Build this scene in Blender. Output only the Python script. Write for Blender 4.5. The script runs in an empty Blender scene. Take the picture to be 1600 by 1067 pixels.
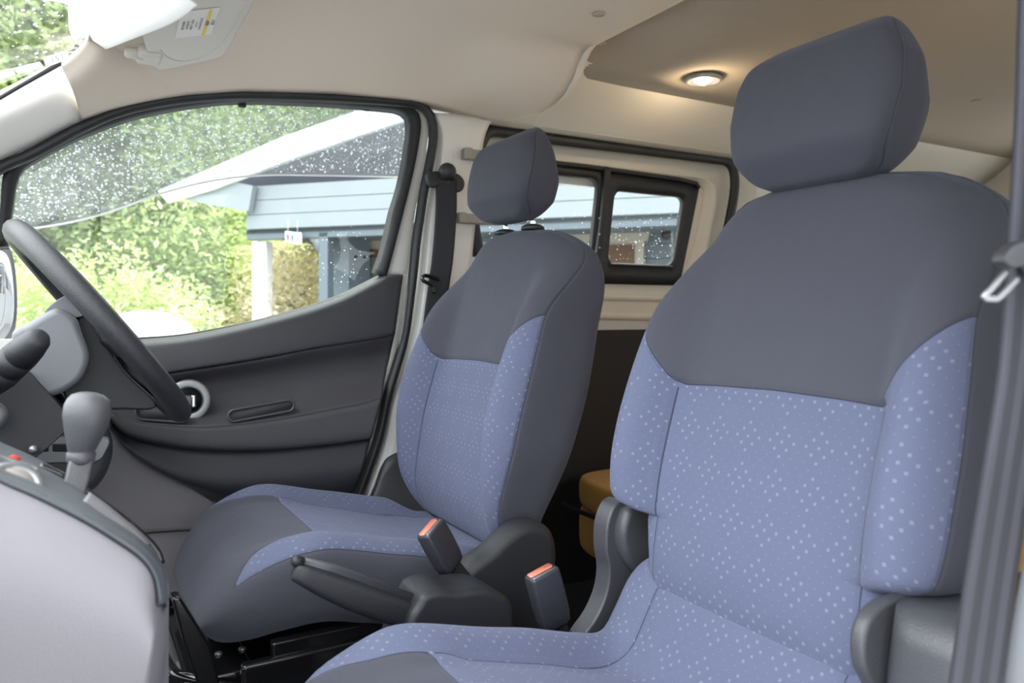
import bpy, bmesh, math, random
from mathutils import Vector, Matrix
random.seed(7)
C = bpy.context.scene
COL = C.collection
# ------------------------------------------------------------------ camera
FPX, TH, CZ, HY = 1200.0, math.radians(30), 0.75, 490.0
cs, sn = math.cos(TH), math.sin(TH)
cam = bpy.data.cameras.new('camera')
camo = bpy.data.objects.new('camera', cam); COL.objects.link(camo)
camo.location = (0, 0, CZ); camo.rotation_euler = (math.pi/2, 0, -TH)
cam.sensor_width = 36; cam.lens = 27; cam.shift_y = -(533.5-HY)/1600
cam.clip_start = 0.01; cam.clip_end = 300
cam.dof.use_dof = True; cam.dof.focus_distance = 1.25; cam.dof.aperture_fstop = 6.3
C.camera = camo
# ------------------------------------------------------------------ world and exposure
w = bpy.data.worlds.new('overcast'); C.world = w; w.use_nodes = True
nt = w.node_tree; nt.nodes.clear()
wo = nt.nodes.new('ShaderNodeOutputWorld'); bg = nt.nodes.new('ShaderNodeBackground')
tc = nt.nodes.new('ShaderNodeTexCoord'); sp = nt.nodes.new('ShaderNodeSeparateXYZ'); rp = nt.nodes.new('ShaderNodeValToRGB')
nt.links.new(tc.outputs['Generated'], sp.inputs[0]); nt.links.new(sp.outputs['Z'], rp.inputs[0])
rp.color_ramp.elements[0].position = 0.0; rp.color_ramp.elements[0].color = (.46, .49, .53, 1)
rp.color_ramp.elements[1].position = 0.85; rp.color_ramp.elements[1].color = (1.12, 1.15, 1.2, 1)
nt.links.new(rp.outputs[0], bg.inputs[0]); k1 = nt.nodes.new('ShaderNodeMath'); k1.operation = 'MULTIPLY_ADD'; k1.use_clamp = True; k1.inputs[1].default_value = -1.1; k1.inputs[2].default_value = 0.0
k2 = nt.nodes.new('ShaderNodeMath'); k2.operation = 'MULTIPLY_ADD'; k2.inputs[1].default_value = 2.6; k2.inputs[2].default_value = 2.1
nt.links.new(sp.outputs['X'], k1.inputs[0]); nt.links.new(k1.outputs[0], k2.inputs[0]); nt.links.new(k2.outputs[0], bg.inputs[1])   # overcast, brighter ahead of the van
nt.links.new(bg.outputs[0], wo.inputs[0])
C.view_settings.view_transform = 'Standard'; C.view_settings.look = 'None'
C.view_settings.exposure = 1.05; C.view_settings.gamma = 1.0
C.view_settings.use_curve_mapping = False
C.cycles.max_bounces = 10; C.cycles.diffuse_bounces = 5; C.cycles.transparent_max_bounces = 16
C.cycles.use_denoising = True

# ------------------------------------------------------------------ where a sight line meets a plane of the van
def ray(x, y):
    u, v = (x-800)/FPX, (HY-y)/FPX
    return Vector((sn+u*cs, cs-u*sn, v))
def at(d, t): return Vector((d.x*t, d.y*t, CZ+d.z*t))
def onY(x, y, Y): d = ray(x, y); return at(d, Y/d.y)
def onX(x, y, X): d = ray(x, y); return at(d, X/d.x)
def onZ(x, y, Z): d = ray(x, y); return at(d, (Z-CZ)/d.z)
HN = Vector((.734, .679, 0))
def onH(x, y, D): d = ray(x, y); return at(d, D/d.dot(HN))

# ------------------------------------------------------------------ materials
M = {}
def nodes(name):
    m = bpy.data.materials.new(name); m.use_nodes = True; n = m.node_tree
    M[name] = m
    return m, n, n.nodes['Principled BSDF']
def mat(name, col, rough=.5, bump=0, scale=300, metal=0, spec=.5, coat=0, var=0, emis=None, es=0):
    m, n, b = nodes(name)
    b.inputs['Base Color'].default_value = (*col, 1); b.inputs['Roughness'].default_value = rough
    b.inputs['Metallic'].default_value = metal; b.inputs['Specular IOR Level'].default_value = spec
    b.inputs['Coat Weight'].default_value = coat
    if emis: b.inputs['Emission Color'].default_value = (*emis, 1); b.inputs['Emission Strength'].default_value = es
    t = n.nodes.new('ShaderNodeTexCoord'); no = n.nodes.new('ShaderNodeTexNoise')
    n.links.new(t.outputs['Object'], no.inputs['Vector']); no.inputs['Scale'].default_value = scale
    no.inputs['Detail'].default_value = 3
    if bump:
        bp = n.nodes.new('ShaderNodeBump'); bp.inputs['Strength'].default_value = bump; bp.inputs['Distance'].default_value = .0012
        n.links.new(no.outputs[0], bp.inputs['Height']); n.links.new(bp.outputs[0], b.inputs['Normal'])
    if var:
        n2 = n.nodes.new('ShaderNodeTexNoise'); n2.inputs['Scale'].default_value = scale*.15
        n.links.new(t.outputs['Object'], n2.inputs['Vector'])
        mx = n.nodes.new('ShaderNodeMixRGB'); mx.inputs[1].default_value = (*[c*(1-var) for c in col], 1)
        mx.inputs[2].default_value = (*[min(1, c*(1+var)) for c in col], 1)
        n.links.new(n2.outputs[0], mx.inputs[0]); n.links.new(mx.outputs[0], b.inputs['Base Color'])
    return m
def math_(n, op, a, b=None, c=None):
    k = n.nodes.new('ShaderNodeMath'); k.operation = op
    for i, v in enumerate((a, b, c)):
        if v is None: continue
        if isinstance(v, (int, float)): k.inputs[i].default_value = v
        else: n.links.new(v, k.inputs[i])
    return k.outputs[0]
def fabric(name, grey, blue, dot, pitch=.0122):
    m, n, b = nodes(name)
    b.inputs['Roughness'].default_value = .85; b.inputs['Specular IOR Level'].default_value = .25
    b.inputs['Sheen Weight'].default_value = .14; b.inputs['Sheen Roughness'].default_value = .5
    b.inputs['Sheen Tint'].default_value = (.75, .8, 1, 1)
    uv = n.nodes.new('ShaderNodeUVMap'); s = n.nodes.new('ShaderNodeSeparateXYZ'); n.links.new(uv.outputs[0], s.inputs[0])
    U, V = s.outputs[0], s.outputs[1]
    def att(a):
        k = n.nodes.new('ShaderNodeAttribute'); k.attribute_name = a; return k.outputs['Fac']
    bl = math_(n, 'GREATER_THAN', att('blue'), 0)
    r = math_(n, 'MULTIPLY', math_(n, 'ADD', U, V), .7071/pitch); q = math_(n, 'MULTIPLY', math_(n, 'SUBTRACT', U, V), .7071/pitch)
    fr = math_(n, 'SUBTRACT', math_(n, 'FRACT', r), .5); fq = math_(n, 'SUBTRACT', math_(n, 'FRACT', q), .5)
    cr = math_(n, 'FLOOR', math_(n, 'DIVIDE', r, 3.0)); cq = math_(n, 'FLOOR', math_(n, 'DIVIDE', q, 3.0))
    big = math_(n, 'LESS_THAN', math_(n, 'ABSOLUTE', math_(n, 'SUBTRACT', math_(n, 'FLOORED_MODULO', math_(n, 'ADD', cr, cq), 2.0), 0.0)), .5)
    size = math_(n, 'MULTIPLY_ADD', big, .130, .070)
    dist = math_(n, 'MAXIMUM', math_(n, 'ABSOLUTE', math_(n, 'ADD', fr, fq)), math_(n, 'ABSOLUTE', math_(n, 'SUBTRACT', fr, fq)))
    dm = math_(n, 'MULTIPLY', math_(n, 'LESS_THAN', dist, size), bl)
    mx = n.nodes.new('ShaderNodeMixRGB'); n.links.new(bl, mx.inputs[0]); mx.inputs[1].default_value = (*grey, 1); mx.inputs[2].default_value = (*blue, 1)
    m2 = n.nodes.new('ShaderNodeMixRGB'); n.links.new(math_(n, 'MULTIPLY', dm, .95), m2.inputs[0]); n.links.new(mx.outputs[0], m2.inputs[1]); m2.inputs[2].default_value = (*dot, 1)
    # stitched seams
    line = None; groove = None
    for a in ('seam_a', 'seam_b', 'seam_c'):
        ab = math_(n, 'ABSOLUTE', att(a))
        l = math_(n, 'LESS_THAN', ab, .0009); g = math_(n, 'SUBTRACT', 1.0, math_(n, 'MINIMUM', math_(n, 'DIVIDE', ab, .006), 1.0))
        line = l if line is None else math_(n, 'MAXIMUM', line, l); groove = g if groove is None else math_(n, 'MAXIMUM', groove, g)
    m3 = n.nodes.new('ShaderNodeMixRGB'); n.links.new(math_(n, 'MULTIPLY', line, .7), m3.inputs[0]); n.links.new(m2.outputs[0], m3.inputs[1]); m3.inputs[2].default_value = (.01, .012, .03, 1)
    n.links.new(m3.outputs[0], b.inputs['Base Color'])
    wv = math_(n, 'MULTIPLY', math_(n, 'SINE', math_(n, 'MULTIPLY', math_(n, 'ADD', math_(n, 'MULTIPLY', U, .9), math_(n, 'MULTIPLY', V, .35)), 2300)),
               math_(n, 'SINE', math_(n, 'MULTIPLY', math_(n, 'SUBTRACT', math_(n, 'MULTIPLY', V, .9), math_(n, 'MULTIPLY', U, .35)), 2300)))
    h = math_(n, 'ADD', math_(n, 'MULTIPLY', wv, .26), math_(n, 'MULTIPLY', groove, -3.0))
    h = math_(n, 'ADD', h, math_(n, 'MULTIPLY', dm, -.6))
    no = n.nodes.new('ShaderNodeTexNoise'); no.inputs['Scale'].default_value = 14; tcc = n.nodes.new('ShaderNodeTexCoord'); n.links.new(tcc.outputs['Object'], no.inputs['Vector'])
    h = math_(n, 'ADD', h, math_(n, 'MULTIPLY', no.outputs[0], 5.0))
    bp = n.nodes.new('ShaderNodeBump'); bp.inputs['Strength'].default_value = .8; bp.inputs['Distance'].default_value = .0007
    n.links.new(h, bp.inputs['Height']); n.links.new(bp.outputs[0], b.inputs['Normal'])
    return m
GREY = (.060, .0615, .078); BLUE = (.107, .121, .192)
fabric('fabric', GREY, BLUE, (.19, .20, .275))
fabric('fabric_mustard', (.50, .27, .045), (.5, .27, .045), (.5, .27, .045))
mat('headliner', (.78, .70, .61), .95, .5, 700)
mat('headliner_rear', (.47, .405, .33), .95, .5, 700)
mat('cream', (.66, .62, .55), .45, 0, 40, spec=.4)
mat('white_paint', (.78, .77, .74), .3, 0, 40)
mat('pillar_trim', (.90, .89, .86), .5, .25, 900)
mat('visor_vinyl', (.68, .66, .61), .6, .25, 600)
mat('black_plastic', (.022, .023, .027), .42, .5, 900)
mat('grey_plastic', (.060, .062, .070), .28, .5, 700)
mat('soft_black', (.016, .017, .020), .55, .3, 900)
mat('door_dark', (.030, .031, .037), .40, .5, 900)
mat('door_cloth', (.060, .058, .066), .6, 1.0, 1300)
mat('rubber', (.018, .020, .023), .5, .3, 500)
mat('kick_grey', (.24, .23, .25), .6, .4, 900)
mat('console_grey', (.225, .217, .24), .55, .4, 900)
mat('shroud', (.16, .165, .18), .38, .3, 900)
mat('deck', (.10, .11, .125), .38, .3, 900)
mat('leather', (.032, .033, .038), .34, .7, 800)
mat('knob', (.072, .073, .080), .33, .35, 900)
mat('gloss_black', (.006, .006, .007), .15, 0, 50, coat=.5)
mat('chrome', (.85, .85, .86), .12, 0, 50, metal=1)
mat('silver', (.30, .31, .32), .35, 0, 50, metal=.7)
mat('red_plastic', (.85, .25, .17), .35)
mat('buckle_black', (.030, .031, .040), .38, .4, 500)
mat('carpet', (.020, .020, .022), 1, 1, 400)
mat('webbing_dark', (.02, .021, .026), .8)
mat('paper', (.85, .84, .82), .7); mat('ink_pale', (.45, .43, .42), .8); mat('ink', (.25, .24, .24), .8); mat('yellow', (.85, .66, .12), .7)
mat('red_ink', (.6, .04, .03), .6); mat('blue_ink', (.03, .12, .5), .6); mat('black_ink', (.03, .03, .03), .6)
mat('asphalt', (.42, .41, .38), .9, .6, 8, var=.15)
mat('grass_ground', (.20, .25, .10), 1, .8, 5, var=.4)
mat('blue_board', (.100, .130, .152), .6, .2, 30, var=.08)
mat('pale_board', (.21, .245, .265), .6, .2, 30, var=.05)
mat('dark_board', (.17, .28, .38), .7, .2, 30, var=.1)
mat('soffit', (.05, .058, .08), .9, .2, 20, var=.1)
mat('white_wood', (.33, .31, .27), .6); mat('barge', (.95, .95, .95), .6)
mat('brown', (.09, .045, .02), .6); mat('lamp_iron', (.02, .02, .02), .5)
mat('bark', (.22, .18, .14), .9, 1, 30, var=.3)
mat('lens_glow', (1, .9, .7), .4, emis=(1, .80, .50), es=9)
mat('mirror_face', (.35, .37, .4), .03, 0, 50, metal=1)
mat('socket_face', (.30, .28, .26), .4)
mat('seal_grey', (.10, .105, .115), .6, .5, 500)
mat('gravel', (.72, .71, .67), .95, 1, 60, var=.2)
mat('wire', (.7, .72, .7), .5)
def leafm(name, c):
    m, n, b = nodes(name); b.inputs['Base Color'].default_value = (*c, 1); b.inputs['Roughness'].default_value = .6
    tr = n.nodes.new('ShaderNodeBsdfTranslucent'); tr.inputs[0].default_value = (c[0]*1.5, c[1]*1.4, c[2], 1)
    mx = n.nodes.new('ShaderNodeMixShader'); mx.inputs[0].default_value = .4
    oi = n.nodes.new('ShaderNodeNewGeometry'); cr = n.nodes.new('ShaderNodeValToRGB')
    cr.color_ramp.elements[0].color = (*[v*.55 for v in c], 1); cr.color_ramp.elements[1].color = (*[min(1, v*1.6) for v in c], 1)
    n.links.new(oi.outputs['Random Per Island'], cr.inputs[0]); n.links.new(cr.outputs[0], b.inputs['Base Color'])
    n.links.new(b.outputs[0], mx.inputs[1]); n.links.new(tr.outputs[0], mx.inputs[2]); n.links.new(mx.outputs[0], n.nodes['Material Output'].inputs[0])
leafm('leaf_light', (.52, .62, .33)); leafm('leaf_mid', (.36, .45, .24)); leafm('leaf_dark', (.17, .23, .14)); leafm('straw', (.56, .53, .40))
def glass(name, tint=(.97, .98, .97), diff=0.0, rough=0.0, dcol=(1, 1, 1)):
    m, n, b = nodes(name); n.nodes.remove(b)
    t = n.nodes.new('ShaderNodeBsdfTransparent'); t.inputs[0].default_value = (*tint, 1)
    g = n.nodes.new('ShaderNodeBsdfGlossy'); g.inputs['Roughness'].default_value = rough
    f = n.nodes.new('ShaderNodeFresnel'); ge = n.nodes.new('ShaderNodeNewGeometry'); n.links.new(math_(n, 'MULTIPLY_ADD', ge.outputs['Backfacing'], -.8333, 1.5), f.inputs[0])
    mx = n.nodes.new('ShaderNodeMixShader'); n.links.new(f.outputs[0], mx.inputs[0]); n.links.new(t.outputs[0], mx.inputs[1]); n.links.new(g.outputs[0], mx.inputs[2])
    out = mx
    if diff:
        d = n.nodes.new('ShaderNodeBsdfTranslucent'); d.inputs[0].default_value = (*dcol, 1)
        m2 = n.nodes.new('ShaderNodeMixShader'); m2.inputs[0].default_value = diff
        n.links.new(mx.outputs[0], m2.inputs[1]); n.links.new(d.outputs[0], m2.inputs[2]); out = m2
    n.links.new(out.outputs[0], n.nodes['Material Output'].inputs[0])
glass('glass'); glass('visor_acrylic', (.66, .69, .71), .07); glass('house_glass', (.4, .45, .5)); glass('water', (1, 1, 1), .55)
def webbing(name, c1, c2):
    m, n, b = nodes(name); b.inputs['Roughness'].default_value = .75
    uv = n.nodes.new('ShaderNodeUVMap'); s = n.nodes.new('ShaderNodeSeparateXYZ'); n.links.new(uv.outputs[0], s.inputs[0])
    st = math_(n, 'GREATER_THAN', math_(n, 'SINE', math_(n, 'MULTIPLY', s.outputs[0], 18.0)), .1)
    mx = n.nodes.new('ShaderNodeMixRGB'); n.links.new(st, mx.inputs[0]); mx.inputs[1].default_value = (*c1, 1); mx.inputs[2].default_value = (*c2, 1)
    n.links.new(mx.outputs[0], b.inputs['Base Color'])
    h = math_(n, 'SINE', math_(n, 'MULTIPLY', s.outputs[1], 4500.0))
    bp = n.nodes.new('ShaderNodeBump'); bp.inputs['Strength'].default_value = .5; bp.inputs['Distance'].default_value = .0003
    n.links.new(h, bp.inputs['Height']); n.links.new(bp.outputs[0], b.inputs['Normal'])
webbing('webbing', (.022, .022, .030), (.042, .043, .056))

# ------------------------------------------------------------------ object helpers
def wpos(o):
    p = Vector(o.location)
    while o.parent: o = o.parent; p += Vector(o.location)
    return p
def prop(o, label=None, cat=None, group=None, kind=None):
    if label: o['label'] = label
    if cat: o['category'] = cat
    if group: o['group'] = group
    if kind: o['kind'] = kind
    return o
def thing(name, loc, label, cat, group=None):
    o = bpy.data.objects.new(name, None); COL.objects.link(o); o.location = loc; o.empty_display_size = .05
    return prop(o, label, cat, group)
def struct(name, loc=(0, 0, 0)):
    o = bpy.data.objects.new(name, None); COL.objects.link(o); o.location = loc; return prop(o, kind='structure')
def obj(name, vf, m, parent=None, smooth=True, bevel=0, seg=3, sub=0, uv=None, attrs=None, label=None, cat=None, group=None, kind=None, ws=False):
    V, F = vf
    V = [Vector(v) for v in V]
    if parent: o0 = wpos(parent)
    else:
        xs, ys, zs = [v.x for v in V], [v.y for v in V], [v.z for v in V]
        o0 = Vector(((min(xs)+max(xs))/2, (min(ys)+max(ys))/2, min(zs)))
    me = bpy.data.meshes.new(name); me.from_pydata([v-o0 for v in V], [], F)
    bm = bmesh.new(); bm.from_mesh(me)
    if attrs is None: bmesh.ops.remove_doubles(bm, verts=bm.verts, dist=1e-6)
    bmesh.ops.recalc_face_normals(bm, faces=bm.faces)
    bm.to_mesh(me); bm.free()
    if attrs:
        for k, vals in attrs.items():
            a = me.attributes.new(k, 'FLOAT', 'POINT'); a.data.foreach_set('value', vals)
    if uv:
        l = me.uv_layers.new(name='UVMap')
        for i, lp in enumerate(me.loops): l.data[i].uv = uv[lp.vertex_index]
    me.materials.append(M[m])
    if smooth: me.polygons.foreach_set('use_smooth', [True]*len(me.polygons))
    o = bpy.data.objects.new(name, me); COL.objects.link(o)
    if parent: o.parent = parent
    else: o.location = o0
    if bevel:
        b = o.modifiers.new('bevel', 'BEVEL'); b.width = bevel; b.segments = seg; b.limit_method = 'ANGLE'; b.angle_limit = math.radians(35); b.use_clamp_overlap = True
        n = o.modifiers.new('wn', 'WEIGHTED_NORMAL')
    if sub:
        s = o.modifiers.new('sub', 'SUBSURF'); s.levels = sub; s.render_levels = sub
    return prop(o, label, cat, group, kind)
def join(*vfs):
    V, F = [], []
    for v, f in vfs:
        n = len(V); V += list(v); F += [[i+n for i in q] for q in f]
    return V, F
def cr(pts, n):
    """n points of a Catmull-Rom curve, evenly by length."""
    P = [Vector(p) for p in pts]
    if len(P) == 2: return [P[0].lerp(P[1], i/(n-1)) for i in range(n)]
    Q = [P[0]*2-P[1]]+P+[P[-1]*2-P[-2]]; out = []
    for i in range(1, len(Q)-2):
        for k in range(12):
            t = k/12; a, b, c, d = Q[i-1:i+3]
            out.append(.5*((2*b)+(c-a)*t+(2*a-5*b+4*c-d)*t*t+(3*b-a-3*c+d)*t**3))
    out.append(P[-1])
    L = [0]
    for i in range(1, len(out)): L.append(L[-1]+(out[i]-out[i-1]).length)
    r, j = [], 0
    for i in range(n):
        s = L[-1]*i/(n-1)
        while j < len(L)-2 and L[j+1] < s: j += 1
        t = (s-L[j])/max(1e-9, L[j+1]-L[j]); r.append(out[j].lerp(out[j+1], min(1, t)))
    return r
def crc(pts, n):
    """closed smooth outline"""
    P = [Vector(p) for p in pts]; m = len(P); out = []
    k = max(2, n//m)
    for i in range(m):
        a, b, c, d = P[i-1], P[i], P[(i+1) % m], P[(i+2) % m]
        for j in range(k):
            t = j/k; out.append(.5*((2*b)+(c-a)*t+(2*a-5*b+4*c-d)*t*t+(3*b-a-3*c+d)*t**3))
    return out
def tab(x, T):
    """smooth table look-up"""
    if x <= T[0][0]: return T[0][1]
    for i in range(len(T)-1):
        if x <= T[i+1][0]:
            a, b = T[i], T[i+1]; t = (x-a[0])/(b[0]-a[0])
            h = b[0]-a[0]
            m0 = (b[1]-T[i-1][1])/(b[0]-T[i-1][0]) if i > 0 else (b[1]-a[1])/h
            m1 = (T[i+2][1]-a[1])/(T[i+2][0]-a[0]) if i < len(T)-2 else (b[1]-a[1])/h
            return (2*t**3-3*t*t+1)*a[1]+(t**3-2*t*t+t)*h*m0+(-2*t**3+3*t*t)*b[1]+(t**3-t*t)*h*m1
    return T[-1][1]
def lin(x, T):
    if x <= T[0][0]: return T[0][1]
    for a, b in zip(T, T[1:]):
        if x <= b[0]: return a[1]+(b[1]-a[1])*(x-a[0])/(b[0]-a[0])
    return T[-1][1]
def sstep(a, b, x): t = max(0, min(1, (x-a)/(b-a))); return t*t*(3-2*t)
def grid(R, closed=False, caps=False):
    n, m = len(R), len(R[0]); V = [p for r in R for p in r]; F = []
    for i in range(n-1):
        for j in range(m if closed else m-1):
            k = (j+1) % m; F.append([i*m+j, i*m+k, (i+1)*m+k, (i+1)*m+j])
    if caps: F.append(list(range(m))[::-1]); F.append([(n-1)*m+j for j in range(m)])
    return V, F
def surf(rows, nu=50, nv=5):
    """smooth surface through curves"""
    R = [cr(r, nu) for r in rows]; cols = [cr([R[i][j] for i in range(len(R))], 2) if len(R) == 2 else None for j in range(nu)]
    out = []
    n = len(R)
    for i in range(n-1):
        for k in range(nv):
            t = k/nv; row = []
            for j in range(nu):
                b, c = R[i][j], R[i+1][j]; a = R[i-1][j] if i else b*2-c; d = R[i+2][j] if i < n-2 else c*2-b
                row.append(.5*((2*b)+(c-a)*t+(2*a-5*b+4*c-d)*t*t+(3*b-a-3*c+d)*t**3))
            out.append(row)
    out.append(R[-1]); return grid(out)
def thick(vf, d):
    """give a sheet thickness by vector d"""
    V, F = vf; V = [Vector(v) for v in V]; d = Vector(d); n = len(V)
    from collections import Counter
    E = Counter()
    for f in F:
        for a, b in zip(f, f[1:]+f[:1]): E[(a, b)] += 1
    F2 = [list(f) for f in F]+[[i+n for i in f][::-1] for f in F]
    for (a, b) in list(E):
        if (b, a) not in E: F2.append([b, a, a+n, b+n])
    return V+[v+d for v in V], F2
def plate(pts, d):
    return thick(([Vector(p) for p in pts], [list(range(len(pts)))]), d)
def ringplate(outer, inner, d):
    n = len(outer); V = list(outer)+list(inner)
    return thick((V, [[i, (i+1) % n, n+(i+1) % n, n+i] for i in range(n)]), d)
def sweep(path, prof, up=Vector((0, 1, 0)), closed=False, caps=True, scale=None):
    R = []; n = len(path)
    for i, p in enumerate(path):
        a = path[(i-1) % n] if (closed or i) else path[0]; b = path[(i+1) % n] if (closed or i < n-1) else path[-1]
        t = (Vector(b)-Vector(a)).normalized(); s = t.cross(up)
        if s.length < 1e-4: s = t.cross(Vector((1, 0, .01)))
        s.normalize(); u = s.cross(t); k = scale[i] if scale else 1
        R.append([Vector(p)+s*(x*k)+u*(y*k) for x, y in prof])
    if closed: R.append(R[0])
    return grid(R, True, caps and not closed)
def circ(r, n=12, ry=None): return [(r*math.cos(2*math.pi*i/n), (ry or r)*math.sin(2*math.pi*i/n)) for i in range(n)]
def rrect(wd, ht, r, n=4):
    o = []
    for cx, cy, a in ((wd/2-r, ht/2-r, 0), (-wd/2+r, ht/2-r, 90), (-wd/2+r, -ht/2+r, 180), (wd/2-r, -ht/2+r, 270)):
        for k in range(n+1): t = math.radians(a+90*k/n); o.append((cx+r*math.cos(t), cy+r*math.sin(t)))
    return o
def box(x0, x1, y0, y1, z0, z1, M4=None):
    V = [Vector((x, y, z)) for x in (x0, x1) for y in (y0, y1) for z in (z0, z1)]
    if M4: V = [M4 @ v for v in V]
    return V, [[0, 1, 3, 2], [4, 6, 7, 5], [0, 4, 5, 1], [2, 3, 7, 6], [0, 2, 6, 4], [1, 5, 7, 3]]
def lathe(c, axis, prof, n=24, sx=1, ref=Vector((0, 0, 1))):
    """prof: (distance along axis, radius)"""
    a = Vector(axis).normalized(); s = a.cross(ref); s = s.normalized() if s.length > 1e-3 else Vector((1, 0, 0)); u = s.cross(a)
    R = [[Vector(c)+a*t+s*(r*math.cos(2*math.pi*k/n))+u*(r*sx*math.sin(2*math.pi*k/n)) for k in range(n)] for t, r in prof]
    return grid(R, True, True)
def sphere(c, r, n=12, sz=(1, 1, 1)):
    R = []
    for i in range(1, n):
        t = math.pi*i/n
        R.append([Vector((c[0]+r*sz[0]*math.sin(t)*math.cos(2*math.pi*k/(2*n)), c[1]+r*sz[1]*math.sin(t)*math.sin(2*math.pi*k/(2*n)), c[2]+r*sz[2]*math.cos(t))) for k in range(2*n)])
    return grid(R, True, True)
def PY(pts, Y): return [onY(x, y, Y) for x, y in pts]
def text(body, loc, xdir, ydir, size, m, parent, name='lettering'):
    cu = bpy.data.curves.new(name, 'FONT'); cu.body = body; cu.size = size; cu.extrude = .0002; cu.align_x = 'CENTER'; cu.align_y = 'CENTER'
    t = bpy.data.objects.new(name, cu); COL.objects.link(t)
    bpy.context.view_layer.update(); me = bpy.data.meshes.new_from_object(t.evaluated_get(bpy.context.evaluated_depsgraph_get()))
    bpy.data.objects.remove(t); me.name = name; me.materials.clear(); me.materials.append(M[m])
    o = bpy.data.objects.new(name, me); COL.objects.link(o)
    x = Vector(xdir).normalized(); y = Vector(ydir); y = (y-x*y.dot(x)).normalized(); z = x.cross(y)
    R = Matrix((x, y, z)).transposed().to_4x4(); o.matrix_world = Matrix.Translation(Vector(loc)-wpos(parent)) @ R
    o.parent = parent; return o

# ================================================================== the setting: van body
XR = 3.1                                     # rear end of the cabin
YL, YR = .16, 1.72
def doortop(X): return CZ+lin(X, [(-.5, .20), (-.1, .315), (.022, .372), (.16, .427), (.32, .463), (.516, .487), (.70, .497), (.97, .486), (4, .486)])
def rooft(X): return CZ+tab(X, [(-.25, .36), (-.02, .475), (.1, .525), (.3, .56), (.6, .575), (.97, .578), (1.2, .578)])
floor = obj('floor', box(-.9, XR, .12, 1.80, -.06, 0), 'carpet', kind='structure', smooth=False)
ceil = struct('ceiling', (.5, .95, 1.3))
rows = []
for i in range(46):
    X = .03+i*(.945/45); r = []
    for j in range(81):
        Y = YL+.02+(YR-.02-YL-.02)*j/80; e = min(Y-YL-.02, YR-.02-Y)
        rise = .36-.04*sstep(.3, .9, X) if X < .97 else .3
        zd, zr = doortop(X)+.002, rooft(X); zr = max(zr, zd+.02)
        k = e/rise
        f = 1-(1-min(1, k))**2.6 if k < 1 else 1
        zf = zd+(zr-zd)*f
        zb = CZ+lin(e, [(0, .488), (.12, .480), (.20, .483), (.25, .497), (.285, .525), (.315, .565), (.34, .576), (2, .578)])
        kb = sstep(.70, .97, X)
        r.append(Vector((X, Y, zf*(1-kb)+max(zb, 0)*kb)))
    rows.append(r)
obj('front_headliner', thick(grid(rows), (0, 0, .012)), 'headliner', ceil)
# raised rear lining
def rear_z(Y): return CZ+.60
pr = [(.30, 1.345), (.36, 1.350), (.95, 1.352), (1.50, 1.350), (1.57, 1.335)]
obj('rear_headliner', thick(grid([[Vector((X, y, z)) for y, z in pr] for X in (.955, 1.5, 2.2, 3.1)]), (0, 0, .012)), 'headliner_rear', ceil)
# step that closes the gap between the two linings
st = [Vector((.975, YL+.03+(YR-.05-YL-.03)*j/80, 0)) for j in range(81)]
top = [Vector((p.x, p.y, 1.352)) for p in st]; low = [Vector((p.x, p.y, rows[-1][j].z)) for j, p in enumerate(st)]
obj('lining_lip', thick(grid([low, top]), (.006, 0, 0)), 'headliner', ceil)
for (x, y) in ((940, 67), (897, 117), (1010, 155), (1525, 158), (935, 24)):
    if (x, y) == (935, 24): c = onZ(x, y, CZ+.572); c.z = CZ+.574
    else: c = onZ(x, y, 1.349); c.z = 1.350
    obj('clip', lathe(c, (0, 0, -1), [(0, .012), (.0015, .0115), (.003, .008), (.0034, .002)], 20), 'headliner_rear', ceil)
# painted side rail under the rear lining
for side, name in ((1, 'trim_1'), (-1, 'trim_2')):
    def my(y): return y if side > 0 else 1.88-y
    R = []
    for X in [.90+.11*i for i in range(21)]:
        k = sstep(.90, 1.15, X)
        prf = [(1.44+.06*k, 1.352), (1.50+.055*k, 1.345-.03*(1-k)), (1.56+.03*k, 1.315-.03*(1-k)), (1.60+.045*k, 1.275-.02*(1-k)), (1.67+.015*k, 1.252-.005*(1-k)), (1.70, 1.242), (1.745, 1.236)]
        R.append([Vector((X, my(a), b)) for a, b in prf])
    V = [cr(r, 24) for r in R]
    obj(name, thick(grid(V), (0, .01*side, .01)), 'cream', kind='structure')
# windscreen
A0, A1 = Vector((-.02, 1.50, 1.222)), Vector((-.82, 1.62, .80))
ws = struct('window_1', (-.4, .94, .8))
def wsp(u, v):   # u across 0..1, v down 0..1
    y = .94+(u-.5)*2*(.66+.04*v); x = .045-.86*v; z = 1.225+.05*math.sin(math.pi*u)*(1-v)-.42*v
    return Vector((x, y, z))
obj('windscreen_glass', thick(grid([[wsp(i/24, j/12) for i in range(25)] for j in range(13)]), (-.004, 0, .004)), 'glass', ws)
# black ceramic border of the windscreen (driver's edge)
def strip(f, n, d): return thick(grid([[f(i/n, 0) for i in range(n+1)], [f(i/n, 1) for i in range(n+1)]]), d)
obj('ceramic_border', thick(grid([cr(PY([(-60, 192), (0, 156), (60, 122), (100, 100), (122, 84), (142, 60)], 1.60), 30), cr(PY([(-60, 186), (0, 149), (60, 114), (96, 92), (112, 78), (122, 60)], 1.60), 30)]), (0, .002, 0)), 'soft_black', ws)
# little sticker in the screen corner
q = [onY(x, y, 1.46) for x, y in ((67, 90), (105, 78), (108, 92), (73, 105))]
obj('screen_sticker', plate(q, (-.0005, .001, 0)), 'paper', ws, smooth=False)
cc = sum(q, Vector())/4
text('2 5 7', cc+Vector((.001, 0, 0)), q[1]-q[0], q[0]-q[3], .010, 'ink', ws)
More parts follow.
